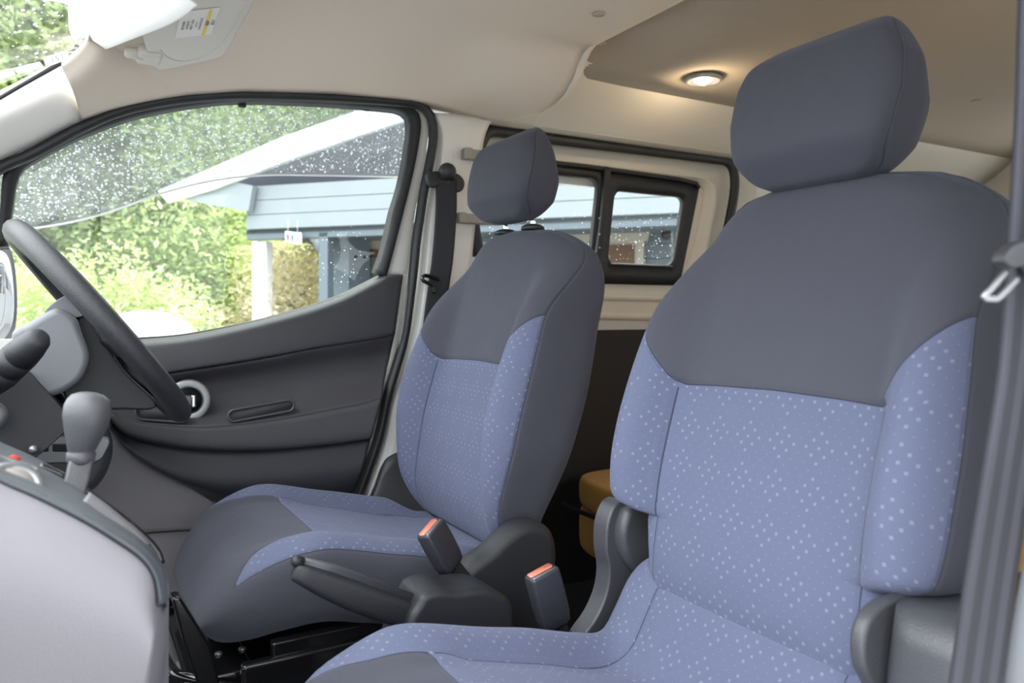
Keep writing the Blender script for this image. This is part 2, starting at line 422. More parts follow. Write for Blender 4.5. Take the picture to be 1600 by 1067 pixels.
# A pillar cover
up = [(-420, 410), (-220, 285), (-60, 188), (0, 152), (40, 132), (75, 112), (96, 103)]
lo = [(-420, 500), (-220, 385), (-60, 285), (0, 252), (45, 232), (90, 208), (128, 190)]
mid = [(-420, 455), (-220, 335), (-60, 235), (0, 197), (43, 178), (83, 158), (115, 145)]
tp = struct('trim_3', onY(60, 180, 1.6))
obj('pillar_cover', thick(surf([PY(up, 1.60), PY(mid, 1.615), PY(lo, 1.70)], 24, 6), (-.01, .02, .01)), 'pillar_trim', tp)
# corner of the lining in front of the first roof row
up2 = [(96, 103), (118, 84), (130, 70), (139, 60)]
obj('lining_corner', thick(surf([PY([(96, 103), (112, 92), (126, 78), (139, 58), (150, 20), (160, -30)], 1.53), PY([(115, 145), (135, 132), (155, 115), (172, 95), (190, 60), (205, 0)], 1.565), PY([(128, 190), (170, 176), (215, 166), (260, 159), (300, 155), (340, 152)], 1.70)], 30, 8), (0, .012, .012)), 'headliner', tp)

# driver's door ------------------------------------------------------------
door = struct('door_1', (.2, 1.75, .2))
# trim panel relief
R0 = PY([(150, 535), (215, 528), (300, 520), (420, 495), (520, 465), (590, 432), (600, 430), (629, 430)], 1.765)
R1 = PY([(150, 552), (215, 543), (300, 533), (420, 507), (520, 478), (590, 446), (604, 438), (629, 436)], 1.70)
R2 = PY([(150, 592), (215, 586), (300, 573), (400, 557), (500, 538), (560, 528), (600, 520), (618, 516)], 1.682)
R2b = PY([(150, 595), (215, 589), (300, 576), (400, 560), (500, 541), (560, 531), (600, 523), (618, 519)], 1.696)
R2c = PY([(150, 600), (215, 594), (300, 582), (400, 566), (500, 547), (560, 537), (600, 529), (616, 526)], 1.690)
R3 = PY([(155, 622), (215, 616), (300, 603), (400, 588), (500, 572), (560, 562), (590, 556), (610, 552)], 1.722)
R4 = PY([(160, 640), (215, 640), (300, 638), (400, 624), (500, 606), (560, 596), (585, 592), (602, 588)], 1.712)
R5 = PY([(172, 644), (215, 660), (290, 668), (350, 667), (440, 656), (520, 641), (570, 631), (597, 622)], 1.645)
R6 = PY([(170, 650), (200, 677), (270, 692), (340, 698), (420, 697), (500, 690), (550, 684), (582, 679)], 1.640)
R7 = PY([(170, 655), (200, 683), (270, 699), (340, 705), (420, 704), (500, 697), (550, 691), (579, 686)], 1.662)
R8 = PY([(171, 668), (205, 706), (265, 742), (326, 758), (410, 764), (490, 756), (535, 750), (565, 740)], 1.652)
R9 = PY([(172, 670), (215, 717), (270, 746), (326, 778), (400, 815), (470, 835), (510, 815), (540, 795)], 1.69)
obj('upper_trim', thick(surf([R0, R1, R2, R2b], 70, 6), (0, .02, 0)), 'door_dark', door)
obj('cloth_insert', thick(surf([R2b, R2c, R3, R4, R5], 70, 6), (0, .02, 0)), 'door_cloth', door)
obj('armrest_face', thick(surf([R5, R6, R7], 70, 5), (0, .02, 0)), 'door_cloth', door)
obj('lower_pocket', thick(surf([R7, R8, R9], 70, 6), (0, .02, 0)), 'door_dark', door)
obj('front_trim', plate(PY([(-420, 640), (-200, 580), (0, 546), (158, 534), (165, 700), (-100, 760), (-420, 860)], 1.735), (0, .03, 0)), 'door_dark', door, smooth=False)
# window surround and glass
ginner = [(12, 385), (18, 330), (30, 272), (60, 248), (128, 213), (200, 186), (250, 174), (310, 164), (380, 158), (500, 162), (600, 170), (632, 176), (641, 192), (636, 240), (626, 290), (614, 330), (606, 365), (597, 400), (588, 425)]
gouter = [(-6, 385), (0, 330), (8, 262), (45, 238), (120, 203), (195, 176), (248, 164), (310, 155), (380, 150), (505, 154), (610, 161), (645, 168), (658, 190), (652, 240), (641, 290), (631, 330), (622, 365), (613, 400), (604, 432)]
a = cr(PY(ginner, 1.735), 90); b = cr(PY(gouter, 1.715), 90)
obj('window_frame', thick(grid([a, b]), (0, .035, 0)), 'soft_black', door)
glo = [(600, 425), (570, 446), (520, 468), (420, 499), (300, 524), (215, 534), (120, 540), (-6, 540), (-6, 420)]
pane = obj('window_pane', plate(PY([(-6, 385), (0, 330), (20, 262), (60, 243), (128, 207), (200, 181), (250, 169), (310, 159), (380, 153), (500, 157), (600, 164), (638, 172), (646, 192), (640, 240), (630, 290), (618, 330), (610, 365), (601, 400), (592, 430)]+glo[1:], 1.765), (0, .004, 0)), 'glass', door, smooth=False)
obj('glass_run', sweep(cr(PY([(150, 536), (215, 529), (300, 521.5), (420, 497), (520, 467), (590, 434), (600, 420), (606, 395)], 1.758), 60), circ(.0022, 8)), 'gloss_black', door)
for (x, y) in ((68, 233), (379, 161), (574, 167)):
    c = onY(x, y, 1.757); obj('visor_clip', box(c.x-.008, c.x+.008, c.y, c.y+.012, c.z-.008, c.z+.006), 'rubber', door, bevel=.002)
text('▲    ▲', onY(563, 401, 1.7635), (1, 0, 0), (0, 0, 1), .010, 'black_ink', pane)
# painted edge between frame and seal
inn = [(652, 168), (656, 190), (652, 240), (641, 290), (631, 330), (622, 365), (613, 400), (606, 430)]
out = [(662, 168), (670, 200), (665, 240), (657, 290), (649, 330), (645, 365), (641, 400), (636, 430)]
a = cr(PY(inn, 1.735), 30); b = cr(PY(out, 1.742), 30)
obj('painted_edge', thick(grid([a, b]), (0, .03, 0)), 'white_paint', door)
a = cr(PY([(628, 428), (618, 516), (597, 610), (582, 680), (565, 730), (545, 790)], 1.735), 30); b = cr(PY([(637, 428), (627, 516), (604, 610), (589, 680), (572, 730), (552, 790)], 1.742), 30)
obj('painted_edge', thick(grid([a, b]), (0, .03, 0)), 'white_paint', door)
obj('outer_skin', box(-.35, .9, 1.80, 1.82, -.3, .70), 'white_paint', door, smooth=False)
# inside handle
hc = onY(293, 625, 1.70)
obj('handle_ring', sweep([hc+Vector((.035*math.cos(t*.1963), -.012, .035*math.sin(t*.1963))) for t in range(32)], rrect(.017, .010, .004), closed=True), 'silver', door, label='silver handle ring')
obj('handle_cup', lathe(hc+Vector((0, .012, 0)), (0, -1, 0), [(0, .030), (.004, .029), (.006, .0)], 28), 'soft_black', door)
obj('inside_handle', box(hc.x-.026, hc.x+.012, 1.675, 1.70, hc.z-.015, hc.z+.015), 'gloss_black', door, bevel=.006)
obj('lock_tab', box(hc.x+.003, hc.x+.012, 1.668, 1.68, hc.z-.013, hc.z+.013), 'chrome', door, bevel=.003)
# slots
def slot(x0, y0, x1, y1, hh, Y, name):
    p, q = onY(x0, y0, Y), onY(x1, y1, Y); ax = (q-p).normalized(); upv = Vector((0, 1, 0)).cross(ax).normalized(); ring = []; L = (q-p).length/2-hh; c = (p+q)/2
    for k in range(32):
        t = 2*math.pi*k/32; ring.append(c+ax*(hh*math.cos(t)+(L if math.cos(t) > 0 else -L))+upv*(hh*math.sin(t)))
    r = obj(name, sweep(ring, circ(.0028, 8), closed=True), 'grey_plastic', door)
    obj('recess', plate([v+Vector((0, .001, 0)) for v in ring], (0, .004, 0)), 'door_cloth', r)
slot(357, 651, 459, 632, .012, 1.652, 'grip_slot'); slot(212, 642, 296, 648, .016, 1.655, 'pull_cup')
# outside mirror
mir = thing('wing_mirror', onY(5, 520, 2.0), 'rounded exterior mirror with chrome-edged glass outside the driver window', 'mirror')
oc = [(-30, 372), (5, 378), (20, 392), (27, 430), (29, 480), (24, 520), (5, 548), (-30, 560)]
obj('mirror_housing', plate([onY(x, y, 2.02) for x, y in cr([Vector((a, b, 0)) for a, b in oc], 30) and [(v.x, v.y) for v in cr([Vector((a, b, 0)) for a, b in oc], 30)]], (-.06, .12, 0)), 'gloss_black', mir, bevel=.012)
obj('mirror_glass', plate([onY(v.x, v.y, 2.005) for v in cr([Vector((a-7, 465+(b-465)*.86, 0)) for a, b in oc], 30)], (0, .006, 0)), 'mirror_face', mir)
# rain deflector on the door's outside
vis = [(-10, 362), (60, 356), (130, 343), (190, 325), (250, 303), (330, 283), (410, 274), (500, 274), (580, 275.5), (622, 276.5)]
topv = [(-10, 268), (60, 232), (130, 202), (190, 180), (250, 166), (330, 155), (410, 150), (500, 154), (580, 160), (640, 168)]
rv = obj('rain_deflector', thick(surf([PY(topv, 1.785), PY([((p[0]+q[0])/2, (p[1]+q[1])/2) for p, q in zip(vis, topv)], 1.815), PY(vis, 1.825)], 50, 5), (0, .003, 0)), 'visor_acrylic', door)
obj('deflector_rim', sweep(cr(PY(vis, 1.825), 60), circ(.0022, 8)), 'barge', door)
# driver-side body around the door -----------------------------------------
wr = struct('wall_right', (1.5, 1.78, .3))
seal = [(-420, 508), (-220, 395), (-40, 290), (0, 262), (45, 243), (90, 219), (128, 199), (185, 175), (250, 160), (310, 152), (380, 148.5), (505, 152), (610, 158.5), (650, 163), (672, 180), (677, 210), (673, 245), (662, 300), (656, 340), (650, 380), (645, 430), (633, 520), (620, 570), (605, 620), (592, 680), (575, 730), (553, 790), (530, 850)]
obj('door_seal', sweep(cr(PY(seal, 1.705), 130), circ(.011, 10, .014)), 'rubber', wr)
# B pillar
bl = [(668, 176), (679, 205), (678, 245), (668, 300), (660, 350), (655, 400), (650, 450), (640, 520), (625, 580), (610, 640), (600, 690), (585, 735), (565, 790), (545, 850)]
brp = [(775, 180), (760, 205), (752, 245), (748, 300), (743, 350), (738, 400), (735, 450), (730, 520), (725, 580), (720, 640), (715, 690), (700, 735), (690, 790), (680, 850)]
mm = [((a[0]*.72+b[0]*.28), (a[1]*.72+b[1]*.28)) for a, b in zip(bl, brp)]
obj('centre_pillar', thick(surf([PY(bl, 1.735), PY([(a+8, b) for a, b in bl], 1.715), PY(mm, 1.705), PY(brp, 1.72)], 60, 6), (0, .05, 0)), 'white_paint', wr)
obj('pillar_foot_cover', thick(surf([PY([(588, 760), (600, 728), (612, 712), (640, 700)], 1.70), PY([(575, 800), (600, 790), (640, 780), (680, 770)], 1.69), PY([(560, 850), (600, 850), (650, 850), (700, 850)], 1.69)], 20, 5), (0, .03, 0)), 'grey_plastic', wr)
# kick panel and floor side
kick = obj('kick_panel', thick(surf([PY([(60, 600), (130, 640), (171, 670), (215, 714), (270, 746), (326, 778), (345, 800)], 1.70), PY([(60, 720), (130, 740), (171, 760), (215, 780), (270, 795), (326, 805), (345, 815)], 1.695), PY([(60, 840), (130, 838), (171, 836), (215, 833), (270, 829), (326, 826), (345, 824)], 1.70)], 30, 6), (0, .03, 0)), 'kick_grey', wr)
obj('sill_cover', thick(surf([PY([(60, 843), (171, 839), (270, 832), (345, 827), (420, 820)], 1.705), PY([(60, 940), (171, 940), (270, 940), (345, 930), (420, 930)], 1.69), PY([(60, 1050), (171, 1050), (270, 1050), (345, 1050), (420, 1050)], 1.69)], 24, 4), (0, .04, 0)), 'kick_grey', wr)
obj('rocker', box(-.3, .92, 1.735, 1.80, 0, .30), 'white_paint', wr, smooth=False)
obj('header_rail', thick(grid([[Vector((X, 1.70, doortop(X)+.004)) for X in [.1*i-.1 for i in range(34)]], [Vector((X, 1.82, doortop(X)+.02)) for X in [.1*i-.1 for i in range(34)]]]), (0, 0, .04)), 'white_paint', wr)
# sliding door -------------------------------------------------------------
sd = struct('door_2', (1.4, 1.78, .1))
so = [(748, 400), (738, 330), (742, 260), (752, 222), (765, 205), (790, 206), (860, 216), (1000, 233), (1110, 247), (1137, 253), (1147, 272), (1146, 310), (1130, 400), (1115, 530)]
obj('door_seal', sweep(cr(PY(so, 1.755), 120), circ(.017, 10, .012)), 'rubber', wr)
Yd = 1.80
ol = crc([onY(x, y, Yd) for x, y in ((732, 500), (728, 330), (745, 215), (900, 205), (1130, 235), (1165, 270), (1160, 500))], 70)
# inner skin with the window hole
def rr(x0, y0, x1, y1, x2, y2, x3, y3, r, Y, n=6):
    P = [onY(x0, y0, Y), onY(x1, y1, Y), onY(x2, y2, Y), onY(x3, y3, Y)]; o = []
    for i in range(4):
        p = P[i]; a = (P[i-1]-p).normalized()*r; b = (P[(i+1) % 4]-p).normalized()*r
        for k in range(n+1):
            t = k/n; o.append((p+a)*(1-t)**2+p*2*t*(1-t)+(p+b)*t*t)
    return o
hole = rr(742, 242, 1094, 287, 1062, 446, 722, 436, .04, Yd)
outr = rr(700, 185, 1185, 235, 1170, 517, 690, 517, .02, Yd)
obj('inner_skin', ringplate(outr, hole, (0, .02, 0)), 'cream', sd, smooth=False)
wtop = rr(742, 232, 1128, 276, 1108, 306, 742, 262, .005, 1.785)
ledge = [PY([(742, 236), (900, 252), (1060, 272), (1108, 280), (1122, 300), (1112, 360), (1100, 420)], 1.772), PY([(742, 246), (900, 262), (1050, 282), (1090, 288), (1098, 305), (1086, 370), (1066, 440)], 1.798)]
obj('pressed_ledge', thick(surf(ledge, 60, 4), (0, .008, 0)), 'cream', sd)
for yy in (466, 496):
    obj('pressed_rib', sweep(cr(PY([(780, yy-6), (900, yy-3), (1020, yy), (1120, yy+2)], 1.803), 20), circ(.012, 10)), 'cream', sd)
# black sliding window
pl = rr(752, 262, 937, 279, 921, 431, 735, 428, .035, 1.79, 8); pr_ = rr(961, 297, 1071, 308, 1053, 415, 949, 411, .030, 1.79, 8)
o_l = rr(735, 240, 950, 266, 934, 443, 720, 438, .02, 1.79, 8); o_r = rr(950, 266, 1094, 287, 1062, 446, 934, 443, .02, 1.79, 8)
wf = obj('window_frame', join(ringplate(o_l, pl, (0, .02, 0)), ringplate(o_r, pr_, (0, .02, 0))), 'soft_black', sd)
obj('window_bead', sweep(o_l[-1:]+[onY(742, 242, 1.785), onY(900, 258, 1.785), onY(1060, 280, 1.785), onY(1088, 287, 1.785), onY(1092, 294, 1.785)], circ(.007, 8), caps=True), 'soft_black', wf)
obj('meeting_rail', sweep(cr(PY([(948, 262), (943, 330), (934, 400), (927, 440)], 1.782), 24), rrect(.022, .02, .006)), 'soft_black', wf)
for yy in (341, 366, 387): c = onY(937, yy, 1.772); obj('rivet', sphere(c, .003, 6), 'silver', wf)
obj('front_pane', plate(PY([(728, 245), (948, 265), (932, 440), (716, 440)], 1.802), (0, .004, 0)), 'glass', sd, smooth=False)
obj('rear_pane', plate(PY([(945, 280), (1090, 295), (1062, 440), (934, 440)], 1.797), (0, .004, 0)), 'glass', sd, smooth=False)
a = onY(955, 412, 1.786); b = onY(1050, 416, 1.786)
obj('glass_sill', sweep([a, b], circ(.003, 8)), 'silver', wf)
obj('lower_trim', box(.85, 2.4, 1.765, 1.80, -.05, CZ-.047), 'soft_black', sd, smooth=False)
obj('outer_skin', box(.9, 2.6, 1.83, 1.85, -.3, CZ+.08), 'white_paint', sd, smooth=False)
obj('upper_skin', box(.9, 2.6, 1.822, 1.84, CZ+.37, CZ+.55), 'white_paint', sd, smooth=False)
for (p, q, nm) in (((713, 333), (770, 352), 'hinge_cover'), ((722, 232), (760, 253), 'hinge_cover')):
    a = onY(p[0], p[1], 1.70); b = onY(q[0], q[1], 1.70)
    h = obj(nm, box(a.x, b.x+.02, 1.69, 1.71, b.z, a.z), 'kick_hinge' if 'kick_hinge' in M else 'silver_grey' if 'silver_grey' in M else 'visor_grey' if 'visor_grey' in M else (mat('visor_grey', (.33, .32, .29), .5) and 'visor_grey'), sd, bevel=.004)
    obj('hinge_cap', box(a.x, a.x+.022, 1.683, 1.70, b.z-.001, a.z+.001), 'visor_grey', h, bevel=.003)
# rear body, passenger-side body and tail
obj('rear_quarter', box(2.35, XR, 1.755, 1.80, 0, 1.30), 'cream', wr, smooth=False)
wl = struct('wall_left', (1.8, .12, .3))
hl = [Vector((1.0, .12, .72)), Vector((2.6, .12, .72)), Vector((2.6, .12, 1.12)), Vector((1.0, .12, 1.12))]
oL = [Vector((.80, .12, 0)), Vector((XR, .12, 0)), Vector((XR, .12, 1.30)), Vector((.80, .12, 1.30))]
obj('side_skin', ringplate(oL, hl, (0, -.02, 0)), 'cream', wl, smooth=False)
obj('side_pane', plate(hl, (0, -.004, 0)), 'glass', wl, smooth=False)
obj('slide_seal', sweep(cr([Vector((.85, .15, 1.10)), Vector((1.6, .15, 1.19)), Vector((2.5, .15, 1.19)), Vector((2.58, .15, 1.1)), Vector((2.6, .15, .4))], 60), circ(.012, 8)), 'rubber', wl)
obj('header_rail', thick(grid([[Vector((X, .18, doortop(X)+.004)) for X in [.1*i-.1 for i in range(34)]], [Vector((X, .10, doortop(X)+.02)) for X in [.1*i-.1 for i in range(34)]]]), (0, 0, .04)), 'white_paint', wl)
wb = struct('wall_back', (XR, .95, .3))
hb = [Vector((XR, .35, .75)), Vector((XR, 1.55, .75)), Vector((XR, 1.50, 1.22)), Vector((XR, .40, 1.22))]
ob = [Vector((XR, .12, 0)), Vector((XR, 1.80, 0)), Vector((XR, 1.78, 1.36)), Vector((XR, .14, 1.36))]
obj('tail_skin', ringplate(ob, hb, (.02, 0, 0)), 'cream', wb, smooth=False)
obj('tail_pane', plate(hb, (.004, 0, 0)), 'glass', wb, smooth=False)
obj('roof_skin', box(-.05, XR, .10, 1.82, 1.385, 1.40), 'white_paint', ceil, smooth=False)

# ================================================================== seats
def arc(row, v):
    # pattern coordinate across the seat follows the cloth
    N = len(row); q = N//4; us = [0.0]*N; a = 0
    for k in range(1, N//2+1): j = (q-k) % N; a += (row[j]-row[(j+1) % N]).length; us[j] = a
    a = 0
    for k in range(1, N//2): j = (q+k) % N; a -= (row[j]-row[(j-1) % N]).length; us[j] = a
    return [(u, v) for u in us]
def column_loop(n):
    """angles, denser at the corners"""
    return [2*math.pi*i/n for i in range(n)]
TILT = math.radians(12)
def backrest(parent, cx, cy, wings, mtl='fabric', up=0):
    """cx: X of the front centre at height CZ-.10"""
    T_w = [(-.42, .19), (-.36, .215), (-.25, .243), (-.17, .247), (-.08, .243), (0, .235), (.05, .230), (.09, .222), (.12, .211), (.145, .195), (.160, .173), (.170, .145), (.176, .095), (.1785, .05), (.179, .015)]
    if wings: T_w = [(-.42, .150), (-.36, .170), (-.32, .178), (-.286, .186), (-.276, .190), (-.268, .222), (-.254, .240), (-.17, .247)]+T_w[4:]
    T_b = [(-.42, .012), (-.30, .040), (-.2, .062), (-.1, .062), (0, .045), (.07, .022), (.12, .004), (.179, 0)]
    T_t = [(-.42, .05), (-.3, .08), (0, .088), (.1, .085), (.14, .06), (.165, .035), (.175, .015), (.179, .003)]
    T_f = [(-.42, .035), (-.2, .05), (.05, .048), (.13, .035), (.16, .022), (.175, .010), (.179, .003)]
    T_n = [(-.42, -.035), (-.39, -.008), (-.34, .012), (-.25, .012), (-.1, 0), (.02, -.006), (.10, -.010), (.15, -.014), (.17, -.022), (.179, -.034)]
    hs = [-.42+.59*i/84 for i in range(85)]+[.173, .1755, .1775, .179]
    if wings: hs = sorted(set([round(h, 5) for h in hs]+[-.284+.002*k for k in range(14)]))
    N = 120; R = []; UVs = []; A = {k: [] for k in ('blue', 'seam_a', 'seam_b', 'seam_c')}
    for h in hs:
        w_, b_, t_, f_, n_ = (max(.004, tab(h, T)) for T in (T_w, T_b, T_t, T_f, [(a, c+1) for a, c in T_n])); n_ -= 1
        row = []
        for k in range(N):
            ph = 2*math.pi*k/N; c, s = math.cos(ph), math.sin(ph)
            y = w_*math.copysign(abs(c)**.32, c); ay = abs(y)
            rec = min(.058*sstep(-.02, .15, h)*(ay/w_)**4, t_*.85)
            if s >= 0:
                q = s**.5 if s > 0 else 0
                bo = b_*sstep(.125, .205, ay)*(1-.25*sstep(.21, .26, ay)) - .010*math.exp(-((ay-.155)/.014)**2)*(1 if h < -.09 else 0)*sstep(-.42, -.3, h)
                q2 = q
                if wings and h < -.276: bo *= .25
                n = f_*(q2-1)+bo*q**.5+n_-rec
            else: n = n_-f_-rec-(t_-rec)*(-s)**.5
            u = CZ+h+up*sstep(0, .15, h); X = cx+(h+.10)*math.tan(TILT)-n*math.cos(TILT); Z = u+n*math.sin(TILT)
            row.append(Vector((X, cy+y, Z))); UVs.append((y, h/math.cos(TILT)-n*.35))
            sA = -.099+ .006*(1-(ay/.155)**2 if ay < .155 else 0)
            bnd = sA if ay < .155 else lin(ay, [(.155, -.099), (.20, -.045), (.235, .002), (.26, .03)])
            side = (s-.30)*.10
            A['blue'].append(min(bnd-h, side if s > -.3 else -1) if s > -.2 else -1.)
            A['seam_a'].append((ay-.155) if (h < -.099 and s > .05) else 1.)
            A['seam_b'].append((bnd-h) if s > .3 else 1.)
            A['seam_c'].append(side if s > -.3 else 1.)
        UVs[-N:] = arc(row, h/math.cos(TILT))
        R.append(row)
    return obj('backrest', grid(R, True, True), mtl, parent, uv=UVs, attrs=A)
def headrest(parent, cx, cy, z0, z1, mtl='fabric'):
    """cx: X of the front face"""
    R = []; UVs = []; A = {k: [] for k in ('blue', 'seam_a', 'seam_b', 'seam_c')}; N = 120; K = 56
    zc, hh = (z0+z1)/2, (z1-z0)/2
    for i in range(K+1):
        t = -math.pi/2+math.pi*i/K; st, ct = math.sin(t), max(.015, abs(math.cos(t)))
        v = math.copysign(abs(st)**.80, st); cap = ct**.26; capd = ct**(.42 if st > 0 else .24)
        z = zc+hh*v
        wv = lin(v, [(-1, .104), (-.6, .118), (-.1, .127), (.4, .124), (1, .106)])*cap
        dep = lin(v, [(-1, .092), (-.6, .106), (-.2, .102), (.3, .082), (.8, .060), (1, .048)])-.045
        row = []
        for k in range(N):
            ph = 2*math.pi*k/N; c, s = math.cos(ph), math.sin(ph)
            y = wv*math.copysign(abs(c)**.36, c)
            n = (.045*s**.42+.010*(1-v*v)*(1-(y/.13)**2))*capd if s > 0 else -dep*capd*(-s)**.6
            n -= .020*sstep(.6, 1, abs(v))*(s > 0)*s**.4 if s > 0 else 0
            row.append(Vector((cx+.045+(z-zc)*math.tan(TILT)*.9-n, cy+y, z+n*.15)))
            A['blue'].append(-1.); A['seam_a'].append(1.); A['seam_b'].append(1.)
            A['seam_c'].append((s-.25+.55*max(0, -v-.25)**1.5)*.09 if s > -.6 and abs(v) < .985 else 1.)
        UVs += arc(row, z); R.append(row)
    return obj('headrest', grid(R, True, True), mtl, parent, uv=UVs, attrs=A)
def cushion(parent, x0, cy, T_h, x1, mtl='fabric', wr_=.235):
    Lc = x1-x0; va = 0; R = []; UVs = []; A = {k: [] for k in ('blue', 'seam_a', 'seam_b', 'seam_c')}; N = 120
    xs = [x0+Lc*(1-math.cos(math.pi*.5*i/14)) *.22 for i in range(15)]; xs += [xs[-1]+(x1-xs[-1])*i/60 for i in range(1, 61)]
    for X in xs:
        a = X-x0; rn = math.sqrt(max(0, 1-(1-min(1, a/.085))**2))      # front nose rounding
        w_ = wr_*(.80+.20*min(1, (a/.16))**.6)*(.60+.40*rn**.6)-.02*sstep(.36, .52, a)
        ht = CZ+tab(a, T_h); dep = .155-.02*sstep(0, .3, a)
        zt = ht; zb = ht-dep*(1.0) - .0
        mid_ = ht-.075
        b_ = .030*sstep(.02, .2, a)+.008*sstep(.25, .4, a)-.03*sstep(.42, .50, a)
        row = []
        for k in range(N):
            ph = 2*math.pi*k/N; c, s = math.cos(ph), math.sin(ph)
            y = w_*math.copysign(abs(c)**.40, c); ay = abs(y)
            if s >= 0:
                q = s**.5; z = ht-.055*(1-q)+b_*sstep(.12, .20, ay)*q**.5-.008*math.exp(-((ay-.145)/.014)**2)*sstep(.2, .24, a)
            else:
                under = .035*sstep(.22, .0, a)
                z = ht-.055-(dep-.055-under)*(-s)**.45; y *= 1-.06*(-s)
            z = mid_+(z-mid_)*(.12+.88*rn)
            xx = X+1.15*max(0, mid_+.02-z)*(1-sstep(0, .38, a))
            row.append(Vector((xx, cy+y, z))); UVs.append((y, X))
            bd = lin(a, [(0, .30), (.02, .23), (.04, .205), (.08, .172), (.12, .155), (.19, .145)])
            ins = min(ay-bd, .06) if a < .19 else (a-.19 if ay < .14 else max(a-.19, ay-.14))
            if a < .19: ins = max(ins, (a-.19))
            side = (s-.40)*.08
            A['blue'].append(min(ins, side if s > -.3 else -1) if s > -.2 else -1.)
            A['seam_a'].append((ay-.145) if (a > .19 and s > .05) else 1.)
            A['seam_b'].append(ins if (s > .38) else 1.)
            A['seam_c'].append(side if s > -.3 and a > .045 else 1.)
        va = va+(row[N//4]-R[-1][N//4]).length if R else 0
        UVs[-N:] = arc(row, va)
        R.append(row)
    return obj('seat_cushion', grid(R, True, True), mtl, parent, uv=UVs, attrs=A)
TD = [(0, -.415), (.02, -.397), (.06, -.371), (.12, -.356), (.18, -.358), (.30, -.388), (.40, -.416), (.56, -.436)]
TP = [(0, -.435), (.02, -.418), (.06, -.394), (.12, -.384), (.18, -.386), (.33, -.426), (.40, -.448), (.44, -.452), (.475, -.432), (.50, -.392), (.52, -.360), (.545, -.342), (.60, -.332)]
# ---- driver seat
DY, PYc = 1.368, .65
ds = thing('driver_seat', (.45, DY, 0), 'grey and blue dotted driver seat behind the steering wheel, with raised headrest', 'car seat', 'front seats')
backrest(ds, .705, DY, False, up=-.002)
hd = headrest(ds, .738, DY-.01, CZ+.190, CZ+.368)
for yy in (-.055, .055):
    obj('headrest_post', lathe((.808, DY+yy, CZ+.14), (-.03, 0, 1), [(0, .0058), (.09, .0058)], 14), 'chrome', ds)
    obj('post_collar', lathe((.806, DY+yy, CZ+.168), (0, 0, 1), [(0, .024), (.006, .023), (.010, .016), (.012, .006)], 24), 'black_plastic', ds)
cushion(ds, .160, DY, TD, .70)
# ---- passenger seat
ps = thing('passenger_seat', (.5, PYc, 0), 'large near passenger seat in grey and blue dotted fabric, headrest pushed down', 'car seat', 'front seats')
backrest(ps, .742, PYc, True)
headrest(ps, .783, PYc-.003, CZ+.163, CZ+.357)
for yy in (-.055, .055): obj('headrest_post', lathe((.855, PYc+yy, CZ+.12), (0, 0, 1), [(0, .0058), (.08, .0058)], 14), 'chrome', ps)
cushion(ps, .165, PYc, TP, .76)
# recliner covers
def z6(p): return (900+p[0]/3.365, 750+p[1]/3.365)
oc1 = [z6(p) for p in ((262, 112), (205, 135), (165, 240), (160, 370), (176, 480), (160, 600), (110, 720), (30, 850), (150, 850), (225, 770), (285, 640), (390, 560), (470, 640), (560, 560), (420, 420), (300, 330), (285, 180))]
obj('recliner_cover', plate([onY(v.x, v.y, .905) for v in crc([Vector((x, y, 0)) for x, y in oc1], 68)], (0, .035, 0)), 'grey_plastic', ps, bevel=.010, seg=4)
oc2 = [z6(p) for p in ((300, 150), (262, 210), (246, 300), (262, 400), (310, 480), (380, 530), (500, 560), (560, 430), (480, 300), (400, 180))]
obj('recliner_hub', plate([onY(v.x, v.y, .885) for v in crc([Vector((x, y, 0)) for x, y in oc2], 60)], (0, .03, 0)), 'grey_plastic', ps, bevel=.010, seg=4)
def z5(p): return (1250+p[0]/3.366, 750+p[1]/3.366)
oc3 = [z5(p) for p in ((520, 570), (420, 615), (352, 700), (322, 820), (330, 950), (380, 1060), (420, 1160), (700, 1160), (700, 570))]
obj('recliner_hub', plate([onY(v.x+3, v.y+14, .432) for v in crc([Vector((x, y, 0)) for x, y in oc3], 60)], (0, .016, 0)), 'grey_plastic', ps, bevel=.006, seg=4)
R = []
for i in range(13):
    z = CZ-.262-.30*i/12; ex = .0+.012*math.sin(min(1, i/5)*math.pi/2)
    R.append([Vector((.735+(.108+ex)*math.copysign(abs(math.cos(t))**.6, math.cos(t)), .385+(.052+ex*.6)*math.copysign(abs(math.sin(t))**.6, math.sin(t)), z)) for t in [2*math.pi*k/48 for k in range(48)]])
obj('recliner_cover', grid(R, True, True), 'grey_plastic', ps)
# driver's inboard recliner cover
dome = [(735, 885), (765, 862), (790, 838), (815, 820), (840, 815), (866, 830), (875, 862), (872, 910), (866, 960), (860, 1010), (800, 1030), (740, 1000), (715, 930)]
obj('recliner_cover', plate([onY(v.x, v.y, 1.085) for v in crc([Vector((x, y, 0)) for x, y in dome], 60)], (0, .055, 0)), 'black_plastic', ds, bevel=.022, seg=5)
obj('care_tag', plate([onY(x, y, 1.095) for x, y in ((687, 926), (699, 909), (709, 917), (713, 928))], (0, .002, 0)), 'yellow', ds, smooth=False)
